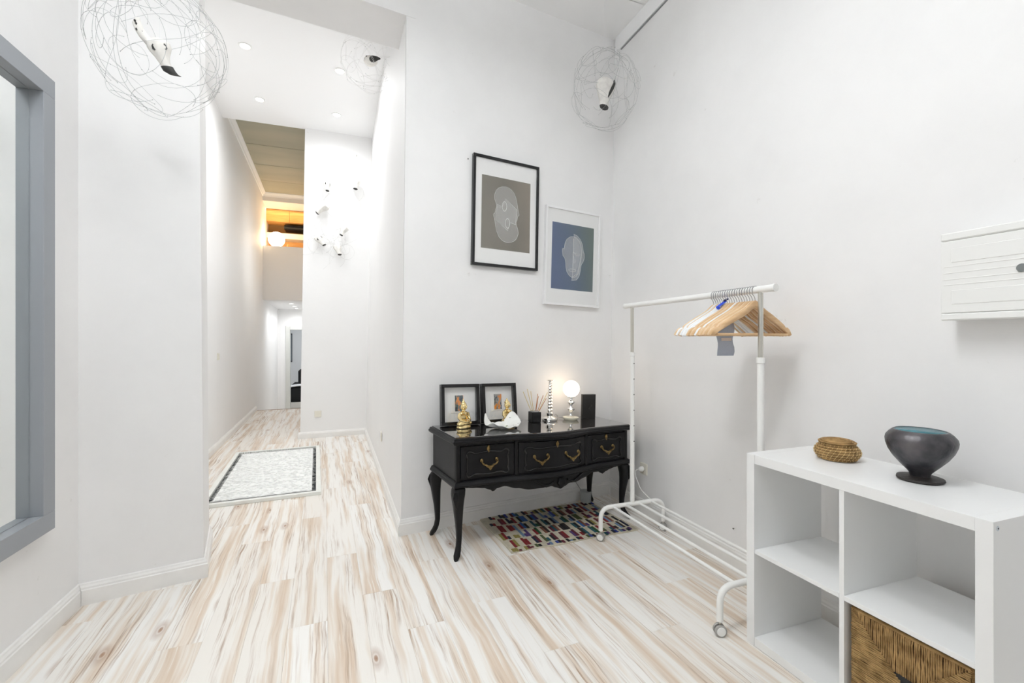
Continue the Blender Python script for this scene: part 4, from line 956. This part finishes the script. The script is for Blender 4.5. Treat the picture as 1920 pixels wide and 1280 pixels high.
loc6 = [(613, 350, -.268, 3.190, .95, 'upper left small skull of the cluster, with a black streak', 10, 20), (667, 345, .080, 3.265, 1.15, 'upper right small skull of the cluster on the alcove wall', 8, -10), (607, 392, -.300, 2.915, 1.25, 'largest small skull of the cluster, snout turned to the left', 48, -40), (598, 450, -.355, 2.500, 1.05, 'lower left small horned skull of the cluster above the socket', -28, 15), (645, 430, -.062, 2.650, 1.0, 'middle right small skull of the cluster with black snout', 25, -20), (633, 465, -.140, 2.400, 1.0, 'lowest small skull of the cluster on the alcove wall', -5, 10)]
for k, (px, py, x, z_, s, lb, rl_, yw) in enumerate(loc6):
    t = thing('wall_skull', lb, 'sculpture', (x, 6.195, z_), group='small skulls on the alcove wall')
    skull(t, s * 1.12, (R(-14), R(rl_), R(yw)), tail=False, eyes=(k in (0, 3)), small=True)
    rn = random.Random(70 + k); mb = MB()
    for i in range(13):
        a = rn.uniform(0, 6.28); L = rn.uniform(.13, .26); c0 = Vector((rn.uniform(-.03, .03), -.01, rn.uniform(-.02, .05))); pts = []
        dx, dz = math.cos(a), math.sin(a); cv = rn.uniform(-2.8, 2.8)
        p = Vector(c0); ang = a; yy = rn.uniform(-.10, .03)
        for i_ in range(16):
            pts.append(tuple(p)); ang += cv * .10; p = p + Vector((math.cos(ang) * L / 9, yy / 16, math.sin(ang) * L / 9))
            p.y = min(p.y, .048)
        mb.tube(pts, .0011, 4)
    w_ = mb.build('wire_curls', mat('curl_wire', (.62, .62, .61, 1), .45, .2), t, True, 180, fix=False); w_['kind'] = 'stuff'
    if k < 2:
        MB().cyl((.01, .055, .36), (.01, .020, .36), .006, 8).build('wall_hook', M_STEEL, t); MB().tube([(0, 0, .035), (.01, .03, .355)], .0006, 5).build('nylon_thread', MATS['nylon'], t)
    else: MB().cyl((0, .02, .0), (0, .066, .0), .004, 8).build('wall_pin', M_STEEL, t)

# ------------------------------------------------------------------ shaggy white framed mat in the hall
mr = R(3.6); mo = Vector((-.212, 3.935))
fm_ = thing('framed_floor_mat', 'white wooden frame strung with shaggy white threads lying on the hall floor', 'floor mat', (mo.x, mo.y, 0), mr)
MWd, MLn, fw = .83, 1.745, .038
for a, b in (((-MWd, 0, 0), (0, fw, .026)), ((-MWd, MLn - fw, 0), (0, MLn, .026)), ((-MWd, fw, 0), (-MWd + fw, MLn - fw, .026)), ((-fw, fw, 0), (0, MLn - fw, .026))):
    MB().box(a, b, .002).build('frame_bar', mat('aged_white_wood', (.84, .85, .81, 1), .6, var=.06, vscale=20), fm_)
MB().box((-MWd + fw, fw, .0005), (-fw, MLn - fw, .004)).build('dark_backing', mat('mat_backing', srgb(52, 54, 56), .9), fm_)
fu = MB(); rf = random.Random(8)
MB().box((-MWd + fw + .035, fw + .060, .004), (-fw - .03, MLn - fw - .055, .017), .003).build('woven_ground', mat('mat_ground', (.92, .93, .91, 1), .9), fm_)
for i in range(3000):
    y = rf.uniform(fw + .048, MLn - fw - .045); xc = rf.uniform(-MWd + fw + .02, -fw - .02); L = rf.uniform(.05, .15)
    xa = max(-MWd + fw + rf.uniform(-.002, .03), xc - L / 2); xb = min(-fw - rf.uniform(-.002, .03), xc + L / 2); dy = rf.uniform(-.014, .014); h = rf.uniform(.016, .021)
    fu.tube([(xa, y, .010), ((xa + xb) / 2, y + dy * .4, h), (xb, y + dy, .011)], [.0010, .0022, .0008], 3)
for i in range(30):       # lacing that ties the weave to the frame
    x = -MWd + fw + .03 + (MWd - 2 * fw - .06) * i / 45
    fu.tube([(x + rf.uniform(-.01, .01), fw - .004, .022), (x, fw + .04, .012)], .0022, 4); fu.tube([(x, MLn - fw + .004, .022), (x + rf.uniform(-.01, .01), MLn - fw - .05, .012)], .0022, 4)
fo = fu.build('shaggy_threads', mat('white_yarn', (.95, .955, .94, 1), .8), fm_, True, 180, fix=False); fo['kind'] = 'stuff'

# ------------------------------------------------------------------ rag rug
rg_ = thing('rag_rug', 'multicoloured woven rag rug on the floor under the console', 'rug', (.872, 2.470, 0), R(2.2))
RU, RV = .885, .565
def rug_edge(u, v): return (u + .010 * math.sin(v * 8 + 1), v + .006 * math.sin(u * 14), .0)
gr = MB(); n = 40
bot = []; top = []
ol = [(RU * i / n, 0) for i in range(n)] + [(RU, RV * i / 14) for i in range(14)] + [(RU * (1 - i / n), RV) for i in range(n)] + [(0, RV * (1 - i / 14)) for i in range(14)]
gr.loft([[rug_edge(*p)[:2] + (.0005,) for p in ol], [rug_edge(*p)[:2] + (.006,) for p in ol], [(rug_edge(RU / 2 + (p[0] - RU / 2) * .99, RV / 2 + (p[1] - RV / 2) * .985))[:2] + (.0085,) for p in ol]])
M_CREAM = mat('rug_cotton', srgb(196, 188, 168), .95, bump=.8, bscale=260, var=.22, vscale=30)
gr.build('cotton_ground', M_CREAM, rg_)
def rag_mat(name, c):
    m = bpy.data.materials.new(name); m.use_nodes = True; nt = m.node_tree; b = nt.nodes['Principled BSDF']; b.inputs['Roughness'].default_value = .9
    tc = nt.nodes.new('ShaderNodeTexCoord'); mp = nt.nodes.new('ShaderNodeMapping'); mp.inputs['Rotation'].default_value = (0, 0, .9)
    w_ = nt.nodes.new('ShaderNodeTexWave'); w_.inputs['Scale'].default_value = 36; w_.inputs['Distortion'].default_value = 2.; w_.inputs['Detail'].default_value = 1
    nt.links.new(tc.outputs['Object'], mp.inputs[0]); nt.links.new(mp.outputs[0], w_.inputs[0])
    cr = nt.nodes.new('ShaderNodeValToRGB'); e = cr.color_ramp.elements; e[0].color = tuple(x * .45 for x in c[:3]) + (1,); e[1].color = c; e[0].position = .15; e[1].position = .5
    nt.links.new(w_.outputs['Fac'], cr.inputs[0]); nt.links.new(cr.outputs[0], b.inputs['Base Color']); return m
palette = [rag_mat('rag_%d' % i, srgb(*[x * .86 for x in c])) for i, c in enumerate([(30, 36, 66), (62, 116, 190), (36, 96, 52), (150, 30, 36), (96, 66, 132), (26, 28, 30), (150, 92, 72), (40, 100, 112), (92, 104, 60), (110, 30, 50), (58, 78, 168), (170, 156, 84), (60, 46, 42), (130, 160, 196)])]
rr_ = random.Random(17); base_strip = None
def strip(u, v, w_, L, m):
    mb = MB(); mb.loft([[(u - w_ / 2 * f, v + L * t, z_) for f, z_ in ((1, .0082), (.7, .0108), (-.7, .0108), (-1, .0082))] for t in (0, .06, .94, 1)]) if False else mb.box((u - w_ / 2, v, .0078), (u + w_ / 2, v + L, .0108), .0012)
    mb.build('rag_strip', m, rg_)
rows = [(.004, .040), (.056, .098), (.166, .098), (.276, .098), (.386, .092), (.490, .064)]
for ri, (v0, L) in enumerate(rows):
    u = .020 + (ri % 2) * .030
    while u < RU - .03:
        k = rr_.choice([2, 2, 3]); 
        for j in range(k):
            w_ = .0195
            if u + w_ > RU - .012: break
            cs2 = palette if u > .14 else [palette[3], palette[9], palette[11], palette[3], palette[0]]
            strip(u + w_ / 2, v0 + rr_.uniform(-.006, .006), w_ - .001, L * rr_.choice([.45, .8, .95, 1., 1.]), rr_.choice(cs2)); u += w_
        u += rr_.choice([.014, .022, .034])

# ------------------------------------------------------------------ loft furniture
ck = thing('wall_cabinet', 'oak fronted wall cabinets under the loft ceiling', 'cabinet', (-1.2, 10.70, 3.70))
MB().box((-.46, -.16, .0), (.70, .20, .245)).build('body', M_OAK, ck)
for xa, xb in ((-.455, .018), (.024, .50)): MB().box((xa, -.180, -.004), (xb, -.1605, .243), .001).build('door', M_OAK, ck)
hd_ = thing('cooker_hood', 'black cooker hood below the oak cabinets in the loft', 'cooker hood', (-.95, 10.72, 3.56))
MB().box((-.34, -.12, 0), (.46, .18, .10), .012).build('hood_body', M_BLACKGLOSS, hd_); MB().box((-.335, -.125, .02), (.46, -.1205, .05)).build('hood_visor', M_DARK, hd_)
sh_ = thing('loft_shelf', 'thick white shelf behind the globe lamp in the loft', 'shelf', (-1.2, 10.72, 3.36))
MB().box((-.50, -.14, 0), (.70, .22, .115), .003).build('board', mat('cream_board', (.80, .76, .70, 1), .5), sh_); MB().box((-.50, .20, -.26), (.70, .22, 0)).build('back_panel', M_OAK, sh_)
lg_ = thing('globe_lamp', 'round lit globe lamp standing on the loft parapet', 'lamp', (-1.365, 10.13, 3.085))
MB().lathe([(0, 0), (.05, 0), (.05, .008), (.03, .012), (0, .012)], 24).build('base', M_WPAINT, lg_, True)
MB().ball((0, 0, .158), .150, 32, 20).build('globe_shade', mat('loft_opal', (1, .95, .85, 1), .4, emit=(1, .74, .45, 1), estr=14), lg_, True, 180)
area('loft_strip', (-1.2, 10.42, 3.93), (0, 0, 0), .9, 2.2, (1, .70, .40), .05)
wb = thing('wooden_box', 'small wooden box on the loft parapet beside the lamp', 'box', (-1.06, 10.14, 3.085))
MB().box((-.11, -.06, 0), (.11, .06, .045), .002).build('box_body', M_OAK, wb); MB().box((-.11, -.02, .0455), (-.02, .02, .075), .002).build('lid_grip', M_OAK, wb)

# ------------------------------------------------------------------ bedroom seen through the door
bd = thing('bed', 'bed with black cover and white throw seen through the far door', 'bed', (-.75, 14.3, -.6))
MB().box((-.86, -.72, 0), (.86, 1.1, .16), .01).build('base', mat('bed_base', (.74, .72, .68, 1), .7), bd)
MB().box((-.86, -.74, .161), (.86, 1.1, .56), .05).build('black_cover', mat('black_bedding', (.012, .013, .014, 1), .9), bd)
th = MB().grid(lambda s, t: (-.88 + 1.1 * s, -.76 + .5 * t, .565 + .06 * math.sin(math.pi * s) + .012 * math.sin(t * 9 + s * 6)), 16, 10).build('white_throw', mat('white_fleece', (.82, .83, .84, 1), .95, bump=.6, bscale=60), bd, True, 180)
so2 = th.modifiers.new('thick', 'SOLIDIFY'); so2.thickness = .03
MB().box((-.60, -.30, .60), (.20, -.12, 1.02), .05).build('black_cushion', MATS['black_bedding'], bd)
for x, lb, z0_, z1_ in ((-1.745, 'narrow dark picture hanging left of the bed', .55, 1.45), (-1.17, 'narrow dark picture hanging right above the bed', .30, 1.15)):
    t = thing('bedroom_picture', lb, 'picture', (x, 15.999, z0_)); MB().box((-.035, -.02, 0), (.035, 0, z1_ - z0_), .002).build('frame', M_BLACKGLOSS, t); MB().box((-.025, -.022, .03), (.025, -.0201, z1_ - z0_ - .03)).build('image', mat('dim_print', srgb(120, 128, 134), .7), t)

# ------------------------------------------------------------------ small things under the console
jar = thing('glass_jar', 'small clear glass jar against the baseboard under the console', 'jar', (1.690, 3.062, 0))
mg_ = bpy.data.materials.new('jar_glass'); mg_.use_nodes = True; b_ = mg_.node_tree.nodes['Principled BSDF']; b_.inputs['Base Color'].default_value = (.70, .73, .73, 1); b_.inputs['Roughness'].default_value = .08; b_.inputs['Alpha'].default_value = .5
MB().lathe([(0, .001), (.036, .001), (.040, .006), (.042, .085), (.041, .086), (.038, .085), (.036, .008), (0, .006)], 28).build('vessel', mg_, jar, True, 40)
MB().lathe([(.0425, .080), (.0445, .083), (.0445, .090), (.041, .091), (.039, .088)], 28).build('rim', mg_, jar, True)
MB().lathe([(0, .009), (.033, .009), (.034, .040), (.016, .050), (0, .050)], 20).build('content', mat('jar_fill', srgb(110, 116, 118), .3, .4), jar, True)
cb = thing('white_cable', 'thin white cable looped along the baseboard behind the console', 'cable', (1.80, 3.0, 0))
lc_ = lambda x, y, z_: (x - 1.80, y - 3.0, z_)
MB().tube(rail_path([lc_(1.742, 3.095, .118), lc_(1.85, 3.115, .112), lc_(1.945, 3.13, .150), lc_(1.945, 3.03, .112), lc_(1.950, 2.86, .108), lc_(1.950, 2.60, .106), lc_(1.950, 1.9, .104)], .03), .0028, 6).build('cable_run', M_PLASTIC, cb, True)
MB().tube(rail_path([lc_(1.935, 3.125, .125), lc_(1.90, 3.06, .03), lc_(1.86, 2.98, .004), lc_(1.80, 2.95, .004), lc_(1.76, 3.0, .004), lc_(1.80, 3.05, .004), lc_(1.87, 3.03, .004), lc_(1.90, 2.97, .004), lc_(1.85, 2.93, .004)], .03), .0024, 6).build('cable_coil', M_PLASTIC, cb, True)
bc = thing('black_cable', 'thin dark cable hanging behind the console to the jar', 'cable', (1.60, 3.08, 0))
MB().tube(rail_path([(-.20, .02, .50), (-.05, .015, .26), (.03, .012, .14), (.055, -.01, .095)], .05), .0016, 6).build('cable_run', M_DARK, bc, True)

# ------------------------------------------------------------------ nails and screws left in the walls
for nm, lb, loc, rz in (('wall_nail', 'small nail left in the right wall above the rack shoe rails', (1.9785, 1.93, .205), -90), ('wall_nail', 'small nail high in the corner above the caged skull', (wp(1.742)[0], wp(1.742)[1], 3.60), 8.2), ('wall_nail', 'small nail beside the upper left corner of the black framed print', (wp(.462)[0], wp(.462)[1], 2.46), 8.2)):
    t = thing(nm, lb, 'nail', loc, R(rz), 'nails left in the walls')
    MB().cyl((0, .010, 0), (0, -.008, 0), .0016, 8).build('shank', M_STEEL, t); MB().lathe([(0, 0), (.0042, 0), (.0042, .0012), (0, .0016)], 10).xf(lambda p: Vector((p.x, -.0075 - p.z, p.y))).build('nail_head', mat('dark_steel', (.09, .09, .09, 1), .5, .6), t)
